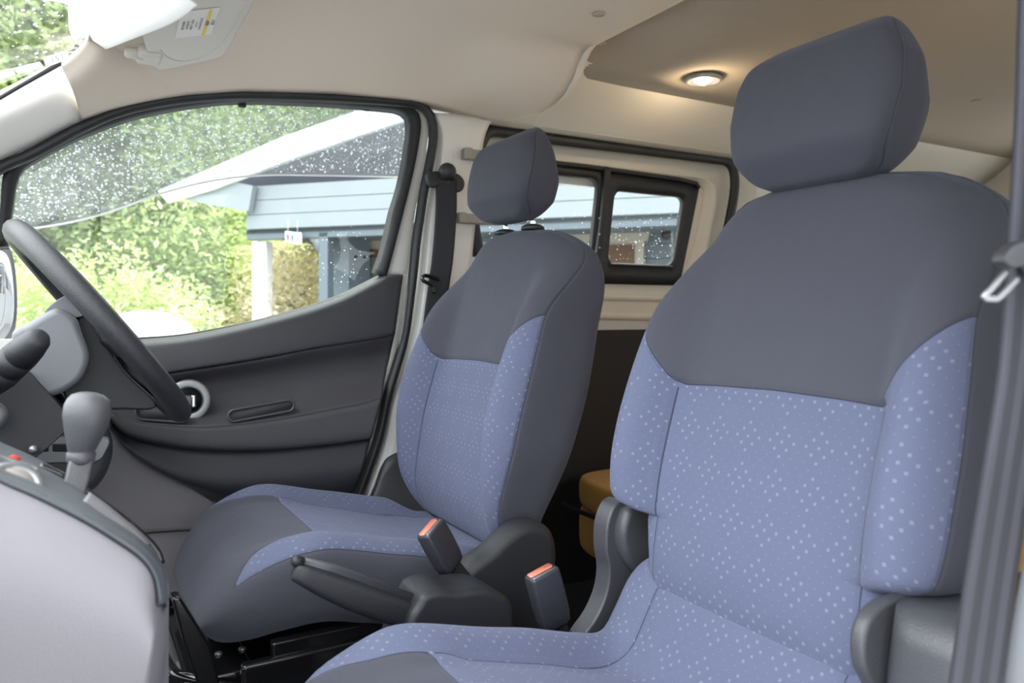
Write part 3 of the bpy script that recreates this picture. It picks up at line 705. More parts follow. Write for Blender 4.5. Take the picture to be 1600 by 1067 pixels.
# seat frames and rails (driver)
dfr = obj('seat_base', box(.22, .68, 1.20, 1.58, 0, .20), 'gloss_black', ds, bevel=.01)
obj('side_plate', box(.215, .70, 1.145, 1.165, .06, .245), 'gloss_black', ds, bevel=.006)
obj('seat_rail', box(.20, .74, 1.10, 1.15, .165, .195), 'gloss_black', ds, bevel=.006)
obj('seat_rail', box(.20, .74, 1.55, 1.60, .165, .195), 'gloss_black', ds, bevel=.006)
obj('rail_track', box(.17, .78, 1.085, 1.16, .115, .145), 'gloss_black', ds, bevel=.008)
obj('front_bracket', plate([onY(x, y, 1.16) for x, y in ((268, 935), (282, 932), (330, 1010), (345, 1075), (312, 1080), (285, 1000))], (0, .03, 0)), 'gloss_black', ds, bevel=.004)
obj('front_bracket', box(.145, .24, 1.18, 1.54, .20, .225), 'gloss_black', ds, bevel=.006)
obj('slide_lever', sweep(cr([Vector((.16, 1.50, .235)), Vector((.13, 1.45, .225)), Vector((.13, 1.25, .225)), Vector((.16, 1.18, .225)), Vector((.25, 1.17, .19))], 40), circ(.007, 10)), 'gloss_black', ds)
obj('side_frame', box(.26, .62, 1.155, 1.175, .22, .265), 'gloss_black', ds, bevel=.004)
for xx in (.20, .235): obj('bolt', lathe((xx, 1.25, .224), (0, 0, 1), [(0, .006), (.004, .006), (.006, .003)], 6), 'silver', ds)
# passenger seat base
obj('seat_base', box(.28, .74, .47, .83, 0, .21), 'gloss_black', ps, bevel=.01)
obj('seat_rail', box(.26, .80, .83, .87, .12, .17), 'gloss_black', ps, bevel=.006)
obj('seat_rail', box(.26, .80, .43, .47, .12, .17), 'gloss_black', ps, bevel=.006)
# ---- rear bench
rb = thing('rear_bench', (1.4, 1.1, 0), 'mustard yellow rear bench seat behind the two front seats', 'rear seat')
def pillow(x0, x1, y0, y1, z0, z1, r, lean=0):
    R = []
    for i in range(25):
        t = -math.pi/2+math.pi*i/24; cc_ = max(.02, math.cos(t))**.3; z = (z0+z1)/2+(z1-z0)/2*math.copysign(abs(math.sin(t))**.7, math.sin(t))
        R.append([Vector(((x0+x1)/2+lean*(z-z0)+((x1-x0)/2-r*(1-cc_))*math.copysign(abs(math.cos(p))**.3, math.cos(p)), (y0+y1)/2+((y1-y0)/2-r*(1-cc_))*math.copysign(abs(math.sin(p))**.3, math.sin(p)), z)) for p in [2*math.pi*k/64 for k in range(64)]])
    return grid(R, True, True)
def mustard(name, vf, par):
    n = len(vf[0]); return obj(name, vf, 'fabric_mustard', par, uv=[(v[1], v[0]+v[2]) for v in vf[0]], attrs={k: [(-1. if k == 'blue' else 1.)]*n for k in ('blue', 'seam_a', 'seam_b', 'seam_c')})
ct = mustard('seat_cushion', pillow(1.12, 1.66, .30, 1.70, CZ-.50, CZ-.425, .03), rb)
mustard('seat_base_cushion', pillow(1.12, 1.66, .30, 1.70, CZ-.61, CZ-.505, .02), rb)
obj('piping', sweep([Vector((1.125, .33, CZ-.502)), Vector((1.117, .6, CZ-.502)), Vector((1.117, 1.4, CZ-.502)), Vector((1.125, 1.68, CZ-.502)), Vector((1.15, 1.70, CZ-.502))], circ(.006, 8)), 'soft_black', rb)
mustard('backrest', pillow(1.64, 1.78, .30, 1.62, CZ-.46, CZ+.10, .04, .2), rb)
obj('bench_leg', box(1.25, 1.29, 1.30, 1.34, 0, CZ-.58), 'gloss_black', rb); obj('bench_leg', box(1.25, 1.29, .5, .54, 0, CZ-.58), 'gloss_black', rb)

# ================================================================== belts and buckles
def ribbon(path, wdir, wd, th=.0016):
    R, uv = [], []; s = 0
    for i, p in enumerate(path):
        if i: s += (p-path[i-1]).length
        wv = Vector(wdir).normalized(); t = (path[min(i+1, len(path)-1)]-path[max(i-1, 0)]).normalized(); nn = t.cross(wv).normalized()
        R.append([p-wv*wd/2-nn*th, p-wv*wd/2+nn*th]+[p+wv*(wd*(k/8-.5))+nn*th for k in range(1, 8)]+[p+wv*wd/2+nn*th, p+wv*wd/2-nn*th]+[p+wv*(wd*(k/8-.5))-nn*th for k in range(7, 0, -1)])
        uv += [(0, s), (0, s)]+[(k/8, s) for k in range(1, 8)]+[(1, s), (1, s)]+[(k/8, s) for k in range(7, 0, -1)]
    return grid(R, True, True), uv
# passenger belt, hanging by the near door pillar
pb = thing('seat_belt', (.55, .27, 0), 'grey striped passenger belt hanging beside the near seat at the right edge', 'seat belt', 'front seat belts')
cen = [(1700, -230), (1650, -120), (1632, -20), (1625, 180), (1615, 350), (1600, 560), (1580, 700), (1549, 900), (1525, 1067), (1510, 1160)]
pth = cr([onY(x, y, .275) for x, y in cen], 80)
vf, uv = ribbon(pth, (1, -.10, 0), .050)
obj('webbing', vf, 'webbing', pb, uv=uv, attrs={'w': [0.]*len(vf[0])})
tg = [(1548, 400), (1560, 385), (1585, 376), (1612, 372), (1650, 380), (1650, 410), (1612, 395), (1590, 400), (1576, 416), (1560, 420), (1548, 414)]
obj('tongue_grip', plate([onY(v.x, v.y, .262) for v in crc([Vector((x, y, 0)) for x, y in tg], 50)], (0, -.010, 0)), 'black_plastic', pb, bevel=.004)
lp = [onY(x, y, .262) for x, y in ((1572, 424), (1548, 452), (1537, 464), (1552, 467), (1562, 464), (1590, 436))]
obj('tongue_plate', sweep(cr(lp, 30), rrect(.0040, .0025, .001)), 'silver', pb)
obj('stop_button', lathe(onY(1601, 417, .272), (0, -1, 0), [(0, .006), (.003, .006), (.005, .003)], 16), 'black_plastic', pb)
pa = onY(1702, -236, .262)
obj('anchor_loop', box(pa.x-.035, pa.x+.035, .255, .285, pa.z-.012, pa.z+.016), 'black_plastic', pb, bevel=.008)
obj('centre_pillar', box(.56, .82, .13, .245, 0, 1.245), 'pillar_trim', wl, bevel=.03)
# door seal on the passenger side opening, bottom right corner
obj('door_seal', sweep(cr([onY(x, y, .235) for x, y in ((1655, 700), (1630, 860), (1612, 960), (1597, 1067), (1590, 1140))], 30), circ(.0085, 10)), 'seal_grey', wl)
# driver belt
db = thing('seat_belt', (.85, 1.68, .2), 'dark driver belt hanging from its anchor on the far white pillar', 'seat belt', 'front seat belts')
pth = cr([onY(x, y, 1.668) for x, y in ((697, 278), (697, 330), (692, 400), (685, 450), (676, 520), (668, 600), (665, 700))], 60)
vf, uv = ribbon(pth, (1, -.15, 0), .052)
obj('webbing', vf, 'webbing_dark', db, uv=uv, attrs={'w': [0.]*len(vf[0])})
c = onY(699, 268, 1.655)
obj('anchor_knob', sphere(c, .021, 12), 'black_plastic', db)
wing = [(668, 272), (680, 267), (700, 268), (718, 272), (727, 284), (724, 297), (712, 300), (705, 290), (690, 287), (680, 293), (670, 288)]
obj('anchor_loop', plate([onY(v.x, v.y, 1.665) for v in crc([Vector((x, y, 0)) for x, y in wing], 44)], (0, .018, 0)), 'black_plastic', db, bevel=.006)
obj('tongue_plate', sweep(cr([onY(x, y, 1.655) for x, y in ((686, 437), (672, 432), (662, 431), (661, 438), (674, 446), (678, 458))], 30), circ(.005, 8)), 'gloss_black', db)
# anchor height slot
obj('anchor_slot', plate([onY(x, y, 1.704) for x, y in ((690, 240), (708, 240), (710, 275), (688, 275))], (0, .004, 0)), 'white_paint', wr, bevel=.004)
# buckles
def buckle(label, top, bot, Y, w1, stalk_to, rdir):
    a, b = onY(*top, Y), onY(*bot, Y); ax = (b-a).normalized(); L = (b-a).length
    o = thing('seat_belt_buckle', b, label, 'buckle', 'belt buckles between the front seats')
    yv = Vector((0, 1, 0)); sv = ax.cross(yv).normalized(); th_ = .027
    R = []
    rad = Vector(rdir).normalized()   # wide side faces the passenger seat
    wv = (rad-ax*rad.dot(ax)).normalized(); tv = ax.cross(wv).normalized()
    for t, k in ((0, .93), (.004, 1), (L*.45, 1.02), (L*.8, .98), (L*.95, .88), (L, .70)):
        R.append([a+ax*t+wv*x*k+tv*y*k for x, y in rrect(w1, th_, .005)])
    obj('buckle_body', grid(R, True, True), 'buckle_black', o)
    obj('release_button', grid([[a-ax*e+wv*x+tv*(y-.004) for x, y in rrect(w1*.80, th_*.45, .003)] for e in (-.004, .0015)], True, True), 'red_plastic', o, label='red release button')
    obj('slot_plate', grid([[a-ax*e+wv*x+tv*(y+.0075) for x, y in rrect(w1*.80, th_*.16, .0015)] for e in (-.004, .001)], True, True), 'silver', o)
    for sgn in (-1, 1): obj('rivet', sphere(b-ax*.012+wv*sgn*w1*.34-tv*th_*.48, .0025, 6), 'chrome', o)
    c = onY(*stalk_to, Y)
    obj('stalk', sweep(cr([b-ax*.01, (b+c)/2, c], 12), rrect(.030, .006, .002), up=tv), 'soft_black', o)
    return o
b1 = buckle('black buckle with red button beside the driver seat cushion', (672, 824), (706, 886), 1.07, .046, (745, 930), (.85, .35, 0))
b2 = buckle('black buckle with red button in front of the passenger backrest, nearer and larger', (846, 893), (868, 978), .93, .048, (885, 1010), (1, .0, 0))
obj('stalk_bolt', lathe(onY(742, 922, 1.06), (-.2, -1, .3), [(0, .013), (.004, .013), (.005, .009), (.003, .008)], 20), 'silver', b1)
# ================================================================== handbrake
hb_ = thing('handbrake', onY(700, 985, 1.0), 'black handbrake lever raised between the two front seats', 'handbrake')
a, b = onY(462, 884, 1.0), onY(660, 953, 1.0); ax = (b-a).normalized()
R = []
L = (b-a).length
for t, k, dz in ((0, .42, 0), (.003, .60, 0), (.02, .72, -.001), (.05, .88, -.003), (.09, .98, -.005), (.13, 1.0, -.006), (L-.004, .98, -.006), (L, .90, -.006)):
    uu = Vector((0, 1, 0)).cross(ax).normalized(); uu = uu if uu.z > 0 else -uu
    R.append([a+ax*t+Vector((0, 1, 0))*x*k+uu*(y*k+dz-.006) for x, y in rrect(.030, .040, .012)])
g = obj('grip', grid(R, True, True), 'black_plastic', hb_)
obj('grip_spine', sweep([a+ax*.004+uu*.004, a+ax*.05+uu*.0095, b+uu*.008], rrect(.018, .008, .003), up=Vector((0, 1, 0))), 'grey_plastic', g)
obj('grip_ring', sweep([b-ax*.008-uu*.024, b+ax*.022+uu*.012], rrect(.033, .003, .001), up=ax), 'silver', hb_)
obj('release_button', lathe(a+uu*.006+ax*.006, -ax, [(0, .0075), (.010, .0075), (.014, .005), (.015, .001)], 16), 'black_plastic', hb_)
b2_ = onY(735, 985, 1.0)
obj('lever_shank', sweep(cr([b-ax*.01, b+ax*.03, b2_], 16), rrect(.034, .034, .008), up=Vector((0, 1, 0)), scale=[1-.1*i/15 for i in range(16)]), 'black_plastic', hb_)
cov = [(655, 945), (665, 930), (690, 922), (718, 924), (745, 920), (775, 924), (800, 940), (806, 975), (806, 1040), (640, 1040), (640, 975)]
tun = obj('tunnel_cover', plate([onY(v.x, v.y, .97) for v in crc([Vector((x, y, 0)) for x, y in cov], 60)], (0, .085, 0)), 'black_plastic', hb_, bevel=.012, seg=4)
obj('floor_tunnel', box(.36, .75, .96, 1.07, 0, .20), 'black_plastic', hb_, bevel=.02)

# ================================================================== steering
sw = thing('steering_wheel', onY(150, 500, DY), 'black grained steering wheel seen nearly edge-on before the driver seat', 'steering wheel')
wc = Vector((.043, DY, CZ-.018)); dn = Vector((.62, 0, -.785)).normalized(); yv = Vector((0, 1, 0)); yv = Vector((-.045, 1, 0)).normalized(); wn = dn.cross(yv).normalized()
if wn.x < 0: wn = -wn
Rw = .178
obj('rim', sweep([wc+dn*(Rw*math.cos(2*math.pi*k/72))+yv*(Rw*math.sin(2*math.pi*k/72)) for k in range(72)], circ(.0205, 14, .0175), up=wn, closed=True), 'leather', sw)
hub = [wc+dn*x+yv*y for x, y in crc([(v[0], v[1], 0) for v in ((-.05, -.05), (-.055, 0), (-.05, .05), (0, .075), (.05, .06), (.075, 0), (.05, -.06), (0, -.075))], 48) and [(p.x, p.y) for p in crc([Vector((v[0], v[1], 0)) for v in ((-.05, -.05), (-.055, 0), (-.05, .05), (0, .075), (.05, .06), (.075, 0), (.05, -.06), (0, -.075))], 48)]]
obj('airbag_cover', plate([p-wn*.045 for p in hub], wn*.05), 'soft_black', sw, bevel=.012)
for ang in (60, -60, 150, -150) if False else (75, -75, 20, -20):
    d = dn*math.cos(math.radians(ang))+yv*math.sin(math.radians(ang))
    obj('spoke', sweep([wc+d*.05-wn*.02, wc+d*.11-wn*.012, wc+d*(Rw-.004)], rrect(.032, .014, .005), up=wn), 'soft_black', sw)
# column
co = thing('steering_column', onY(60, 620, 1.36), 'dark steering column shroud with stalk behind the wheel at the left edge', 'steering column')
def blob(pts, Y0, Y1, name, m, par, bev=.015, n=60):
    return obj(name, plate([onY(v.x, v.y, Y0) for v in crc([Vector((x, y, 0)) for x, y in pts], n)], (0, Y1-Y0, 0)), m, par, bevel=bev, seg=4)
blob([(18, 524), (42, 506), (72, 488), (92, 482), (118, 496), (128, 520), (140, 560), (120, 600), (70, 620), (38, 580)], 1.24, 1.46, 'upper_shroud', 'shroud', co, .035)
blob([(70, 488), (102, 462), (118, 474), (130, 492), (112, 496)], 1.26, 1.44, 'shroud_flap', 'shroud', co, .004)
blob([(100, 540), (128, 492), (160, 530), (200, 585), (242, 625), (236, 640), (190, 640), (120, 640), (95, 600)], 1.27, 1.44, 'hub_back', 'soft_black', sw, .02)
blob([(-60, 590), (-5, 580), (40, 580), (62, 600), (98, 640), (106, 668), (60, 712), (40, 722), (-60, 700)], 1.22, 1.46, 'lower_shroud', 'black_plastic', co, .035)
obj('shroud_screw', sphere(onY(52, 702, 1.215), .006, 8), 'silver', co)
sa, sb = onY(-8, 592, 1.16), onY(66, 524, 1.10)
axs = (sb-sa); Ls = axs.length
obj('wiper_stalk', lathe(sa, axs, [(-.05, .012), (0, .020), (.012, .0215), (.026, .021), (.0265, .0198), (.029, .0198), (.0295, .021), (.050, .0205), (.0505, .0195), (.053, .0195), (.0535, .0205), (.072, .0185), (Ls-.008, .015), (Ls-.002, .011), (Ls, .003)], 28), 'black_plastic', co)
obj('key_barrel', lathe(onY(-15, 648, 1.20), (.3, -1, 0), [(0, .018), (.01, .018), (.012, .01)], 20), 'silver', co)
# ================================================================== dashboard and console
dash = thing('dashboard', (-.4, .95, .3), 'dark dashboard end with silver-edged switch panel left of the door', 'dashboard')
pr2 = [(-.84, .74), (-.60, .735), (-.35, .70), (-.20, .64), (-.155, .56), (-.165, .45), (-.22, .34), (-.40, .28), (-.84, .28)]
obj('dash_body', grid([[Vector((x, y, z)) for x, z in pr2] for y in (.22, .5, .95, 1.4, 1.66)], True, True), 'grey_plastic', dash, bevel=.01)
blob([(20, 690), (60, 672), (100, 650), (130, 636), (158, 648), (172, 672), (177, 705), (168, 740), (146, 768), (110, 778), (60, 770), (20, 760)], 1.50, 1.66, 'lower_end', 'grey_plastic', dash, .02)
sp_ = obj('switch_panel', plate([onY(v.x, v.y, 1.493) for v in crc([Vector((x, y, 0)) for x, y in ((56, 706), (72, 684), (110, 683), (168, 684), (166, 706), (150, 722), (100, 724), (56, 723))], 40)], (0, .02, 0)), 'silver', dash, bevel=.003)
for x0, x1 in ((64, 76), (82, 108), (114, 140)): obj('switch', plate([onY(x, y, 1.488) for x, y in ((x0, 694), (x1, 694), (x1, 706), (x0, 706))], (0, .01, 0)), 'soft_black', sp_, bevel=.002)
con = thing('centre_console', (-.05, .8, 0), 'pale grey centre console with dark sloping top at the lower left corner', 'console')
near = [(-120, 700), (-60, 722), (0, 757), (60, 783), (130, 818), (180, 848), (215, 872), (233, 893), (240, 915), (243, 945)]
near2 = [(-120, 690), (-60, 708), (0, 738), (60, 762), (130, 796), (185, 830), (225, 858), (247, 885), (258, 912), (263, 938)]
far = [(-120, 640), (-60, 660), (0, 690), (50, 712), (110, 745), (160, 784), (200, 815), (232, 846), (250, 872), (262, 905)]
farD = [(-120, 660), (-60, 680), (0, 712), (55, 735), (115, 765), (165, 800), (205, 828), (235, 855), (252, 880), (262, 915)]
# side, rim, deck, rear edge
sideb = [(-120, 1120), (-60, 1120), (0, 1120), (60, 1120), (110, 1120), (150, 1120), (180, 1120), (200, 1120), (212, 1120), (218, 1120)]
sidem = [(-120, 900), (-60, 905), (0, 915), (60, 925), (120, 945), (165, 960), (195, 972), (216, 985), (230, 1000), (238, 1010)]
obj('side_panel', thick(surf([PY(near, .655), PY([(x, y+12) for x, y in near], .640), PY(sidem, .625), PY(sideb, .64)], 60, 7), (0, .02, 0)), 'console_grey', con)
obj('rear_corner', thick(surf([[onY(243, 940, .655), onY(240, 1000, .655), onY(222, 1120, .66)], [onY(258, 936, .70), onY(256, 1000, .70), onY(240, 1120, .70)], [onY(264, 938, .78), onY(262, 1000, .78), onY(248, 1120, .78)], [onY(262, 938, .92), onY(260, 1000, .92), onY(246, 1120, .92)]], 20, 6), (-.01, 0, 0)), 'console_grey', con)
obj('dark_rim', thick(surf([PY(near, .655), PY([((a[0]+b[0])/2, (a[1]+b[1])/2) for a, b in zip(near, near2)], .652), PY(near2, .672)], 60, 5), (0, .01, -.006)), 'deck', con)
obj('deck', thick(surf([PY(near2, .672), PY(farD, .80), PY(far, .93)], 60, 6), (0, 0, -.01)), 'deck', con)
obj('far_side', thick(grid([[p for p in cr(PY(far, .93), 40)], [Vector((p.x, .93, 0)) for p in cr(PY(far, .93), 40)]]), (0, -.01, 0)), 'console_grey', con)
gate = obj('lever_gate', thick(surf([PY([(128, 792), (160, 815), (200, 846), (226, 868)], .74), PY([(140, 775), (172, 798), (210, 830), (234, 854)], .80)], 20, 3), (0, 0, .004)), 'kick_grey', con)
obj('gate_rail', sweep(cr(PY([(60, 730), (100, 748), (160, 790), (205, 824), (240, 858), (250, 880)], .86), 40), rrect(.010, .010, .003)), 'gloss_black', con)
obj('gate_rail', sweep(cr(PY([(-40, 705), (20, 722), (60, 735)], .80), 20), rrect(.006, .008, .002)), 'silver', con)
oval = onY(22, 757, .70)
pl_n = Vector((.35, -.55, .75)).normalized()
obj('socket_ring', lathe(oval, pl_n, [(0, .021), (.004, .020), (.004, .015), (.001, .013), (.001, .001)], 32), 'silver', con)
obj('socket_cap', lathe(oval+pl_n*.001, pl_n, [(0, .014), (.003, .013), (.0035, .002)], 28), 'socket_face', con)
obj('hazard_mark', plate([onY(x, y, .78) for x, y in ((14, 713), (22, 711), (34, 717), (30, 720))], (0, .003, 0)), 'red_ink', con)
gl = thing('gear_lever', onY(105, 790, .84), 'dark grey gear lever with pear-shaped knob on the console', 'gear lever')
kt, kb = onY(138, 612, .86), onY(127, 724, .86); axk = (kt-kb); Lk = axk.length
R = []
axn = axk.normalized(); sx = Vector((cs, -sn, 0)); sx = (sx-axn*sx.dot(axn)).normalized(); sy = axn.cross(sx)
for t, rx, ry, off in ((0, .0130, .013, -.001), (.003, .0145, .014, -.001), (.013, .0150, .0145, -.001), (.0145, .0132, .0130, -.001), (.017, .0142, .0140, -.001), (.032, .0190, .017, 0), (.048, .0235, .0205, .001), (.060, .0255, .022, .001), (.072, .0250, .021, .001), (.080, .0225, .018, .001), (.0855, .0175, .013, 0), (.0885, .010, .007, 0), (.0895, .002, .001, 0)):
    t = t/.0895*Lk; rx *= .84; ry *= .9; R.append([kb+axn*t+sx*(rx*math.copysign(abs(math.cos(q))**.85, math.cos(q))+off)+sy*ry*math.sin(q) for q in [2*math.pi*k/40 for k in range(40)]])
obj('knob', grid(R, True, True), 'knob', gl)
obj('lever_shaft', sweep(cr([onY(126, 722, .86), onY(118, 755, .85), onY(104, 800, .84)], 14), rrect(.021, .018, .003), up=Vector((0, 1, 0))), 'knob', gl)

# ================================================================== sun visors, lamp
v1 = thing('sun_visor', onZ(300, 50, CZ+.46), 'beige sun visor with yellow and white warning label, folded against the lining', 'sun visor', 'sun visors')
vo = [(222, -120), (218, 0), (221, 50), (230, 85), (240, 106), (252, 110), (300, 101), (346, 90), (358, 78), (378, 40), (400, 0), (440, -110)]
def onV(x, y, off=0):
    # visor plane: tips down towards its free edge
    d = ray(x, y); n = Vector((-.10, .08, 1)).normalized(); p0 = Vector((.15, 1.45, CZ+.462+off)); t = (p0-Vector((0, 0, CZ))).dot(n)/d.dot(n); return at(d, t)
obj('visor_board', plate([onV(v.x, v.y) for v in cr([Vector((x, y, 0)) for x, y in vo], 60)], (0, 0, .014)), 'visor_vinyl', v1, bevel=.005)
obj('seam_arc', sweep([onV(v.x, v.y, -.0005) for v in cr([Vector(p) for p in ((250, 78, 0), (262, 90, 0), (285, 96, 0), (315, 90, 0), (345, 70, 0), (365, 40, 0), (385, 0, 0))], 30)], circ(.0012, 6)), 'visor_vinyl', v1)
lab = [onV(x, y, -.001) for x, y in ((283, 19), (344, 12), (330, 53), (273, 60))]
lb = obj('warning_label', plate(lab, (0, 0, -.0006)), 'paper', v1, smooth=False, label='white label with yellow band')
def lerp2(u, v, off=-.0009): return lab[0].lerp(lab[1], u).lerp(lab[3].lerp(lab[2], u), v)+Vector((0, 0, off))
obj('label_band', plate([lerp2(.73, 0), lerp2(.82, 0), lerp2(.82, 1), lerp2(.73, 1)], (0, 0, -.0002)), 'yellow', lb, smooth=False)
ud = lab[1]-lab[0]; vd = lab[3]-lab[0]
text('▲警告', lerp2(.775, .5, -.0014), vd, ud, .0065, 'ink', lb)
text('▲注意', lerp2(.93, .5, -.0014), vd, ud, .0065, 'ink_pale', lb)
for i, s_ in enumerate(('後ろ向きに取り付けない', 'エアバッグ', '子供用シートは後席に', '強い衝撃を受ける', '取扱説明書を読む')):
    text(s_, lerp2(.60-.115*i, .5, -.0014), vd, ud, .0042, 'ink_pale', lb)
pv = onV(225, 92); ph_ = onV(206, 88)
obj('hinge_block', box(pv.x-.012, pv.x+.028, pv.y-.030, pv.y+.026, pv.z-.004, pv.z+.020), 'visor_vinyl', v1, bevel=.007)
obj('hinge_pin', lathe(ph_+Vector((-.012, 0, .006)), (1, 0, 0), [(0, .006), (.004, .010), (.03, .010)], 16), 'visor_vinyl', v1)
v2 = thing('sun_visor', onZ(170, 30, CZ+.43), 'white rounded sun visor over the windscreen corner, top left', 'sun visor', 'sun visors')
vo2 = [(106, -25), (106, 10), (107, 40), (111, 54), (120, 64), (132, 68), (144, 64), (180, 42), (222, 16), (245, -4), (262, -25)]
def onW(x, y):
    d = ray(x, y); n = Vector((.85, -.10, .5)).normalized(); p0 = Vector((.035, 1.38, CZ+.45)); return at(d, (p0-Vector((0, 0, CZ))).dot(n)/d.dot(n))
obj('visor_board', plate([onW(v.x, v.y) for v in cr([Vector((x, y, 0)) for x, y in vo2], 60)], Vector((.022, .0, -.012))), 'barge', v2, bevel=.008, seg=4)
obj('edge_welt', sweep([onW(v.x, v.y)+Vector((.024, 0, -.012)) for v in cr([Vector((x, y, 0)) for x, y in ((124, 64), (150, 50), (190, 28), (215, 12), (232, -8))], 30)], circ(.0022, 8)), 'visor_vinyl', v2)
dl = thing('ceiling_lamp', onZ(1099, 122, 1.35), 'round lit dome lamp in the rear ceiling, glowing warm', 'lamp')
c = onZ(1099, 120, 1.35)
obj('lamp_bezel', lathe(c, (0, 0, -1), [(0, .047), (.010, .047), (.014, .043), (.012, .037), (.006, .034), (.006, .001)], 40), 'silver', dl)
lc = onZ(1098, 125, 1.338)
obj('lamp_lens', lathe(lc, (0, 0, -1), [(0, .024), (.004, .022), (.007, .014), (.008, .002)], 28), 'lens_glow', dl)
obj('lamp_switch', box(c.x+.005, c.x+.022, c.y+.012, c.y+.022, 1.334, 1.342), 'red_plastic', dl, bevel=.002)
ld = bpy.data.lights.new('dome_bulb', 'POINT'); ld.energy = .5; ld.color = (1, .78, .5); ld.shadow_soft_size = .02
lo_ = bpy.data.objects.new('dome_bulb', ld); COL.objects.link(lo_); lo_.parent = dl; lo_.location = Vector((lc.x, lc.y, 1.31))-wpos(dl)

# ================================================================== water on the glass
R_, F_ = [], []
rnd = random.Random(3)
def inpoly(x, y, P):
    r = False
    for (x1, y1), (x2, y2) in zip(P, P[1:]+P[:1]):
        if (y1 > y) != (y2 > y) and x < (x2-x1)*(y-y1)/(y2-y1)+x1: r = not r
    return r
zone = [(20, 352), (30, 275), (60, 250), (128, 214), (200, 190), (250, 178), (310, 168), (380, 162), (500, 166), (600, 174), (632, 180), (636, 200), (630, 240), (622, 272), (500, 271), (410, 271), (330, 279), (250, 299), (190, 321), (130, 339)]
def drops(n, test, mapper, nrm, rmin, rmax):
    V, F = [], []
    k = 0
    while k < n:
        x, y = test()
        if x is None: continue
        c = mapper(x, y); r = rmin+(rmax-rmin)*rnd.random()**3; k += 1
        s = nrm.cross(Vector((0, 0, 1))).normalized(); u = s.cross(nrm); b0 = len(V)
        for ring, (rr_, h_) in enumerate(((1, 0), (.75, .45), (.0, .62))):
            if rr_ == 0: V.append(c+nrm*r*h_); continue
            for q in range(6): t = q*math.pi/3; V.append(c+s*(r*rr_*math.cos(t))+u*(r*rr_*math.sin(t))+nrm*r*h_)
        for q in range(6): F.append([b0+q, b0+(q+1) % 6, b0+6+(q+1) % 6, b0+6+q]); F.append([b0+6+q, b0+6+(q+1) % 6, b0+12])
        F.append([b0+q for q in range(6)][::-1])
    return V, F
def tz():
    x, y = rnd.uniform(10, 640), rnd.uniform(155, 360)
    return (x, y) if inpoly(x, y, zone) else (None, None)
obj('raindrops', drops(3000, tz, lambda x, y: onY(x, y, 1.829), Vector((0, 1, 0)), .0010, .0032), 'water', door, kind='stuff')
obj('raindrops', drops(70, lambda: (rnd.gauss(532, 26), rnd.uniform(350, 455)), lambda x, y: onY(x, y, 1.7695), Vector((0, 1, 0)), 0.0007, .0019), 'water', door, kind='stuff')
obj('raindrops', drops(260, lambda: (rnd.uniform(950, 1070), rnd.uniform(325, 412)), lambda x, y: onY(x, y, 1.8015), Vector((0, 1, 0)), .0008, .0022), 'water', sd, kind='stuff')
obj('raindrops', drops(160, lambda: (rnd.uniform(750, 935), rnd.uniform(335, 420)), lambda x, y: onY(x, y, 1.8065), Vector((0, 1, 0)), .0008, .0022), 'water', sd, kind='stuff')
obj('raindrops', drops(260, lambda: (rnd.uniform(0, 1), rnd.uniform(0, 1)), lambda x, y: wsp(.72+.27*x, .02+.28*y)+Vector((-.005, 0, .005)), Vector((-.42, 0, .9)), .0012, .004), 'water', ws, kind='stuff')

# ================================================================== outside
GZ = -.42
gnd = obj('ground', box(-60, 60, -60, 60, GZ-.1, GZ), 'asphalt', kind='structure', smooth=False)
gb = [onZ(x, y, GZ+.01) for x, y in ((-1200, 640), (0, 560), (170, 530), (190, 497), (330, 492.6), (480, 515))]
Vg = [Vector((-25, 5.5, GZ)), Vector((-2.2, 5.2, GZ)), Vector((-.55, 5.6, GZ)), Vector((-.45, 14, GZ)), Vector((-2, 50, GZ)), Vector((-50, 50, GZ))]
obj('grass_verge', plate(Vg, (0, 0, .05)), 'grass_ground', label='green grass verge left of the pale paving', cat='grass', kind='stuff')
def Hp(x, y, D): return onH(x, y, D)
Dr = -HN.cross(Vector((0, 0, 1)))        # along the facade
Dr = Vector((.679, -.734, 0))            # towards the right of the picture
hs_ = thing('house', Vector((3.2, 7.0, GZ)), 'pale blue timber house with porch beam and white window frames', 'house')
def hbox(px0, px1, h0, h1, D, dep, name, m, par=hs_, bev=.004):
    a = Hp(px0, 490, D); b = Hp(px1, 490, D); a.z = b.z = CZ+h0
    return obj(name, plate([a, b, b+Vector((0, 0, h1-h0)), a+Vector((0, 0, h1-h0))], HN*dep), m, par, smooth=False, bevel=bev)
for k in range(3):
    hbox(385, 1700, .907+.155*k, .907+.155*k+.150, 7.05, .10, 'beam_board', 'pale_board')
for k in range(5): hbox(700, 1700, 1.375+.155*k, 1.375+.155*k+.150, 7.08, .10, 'gable_board', 'pale_board')
hbox(385, 1700, .80, .905, 7.10, .10, 'under_beam', 'blue_board')
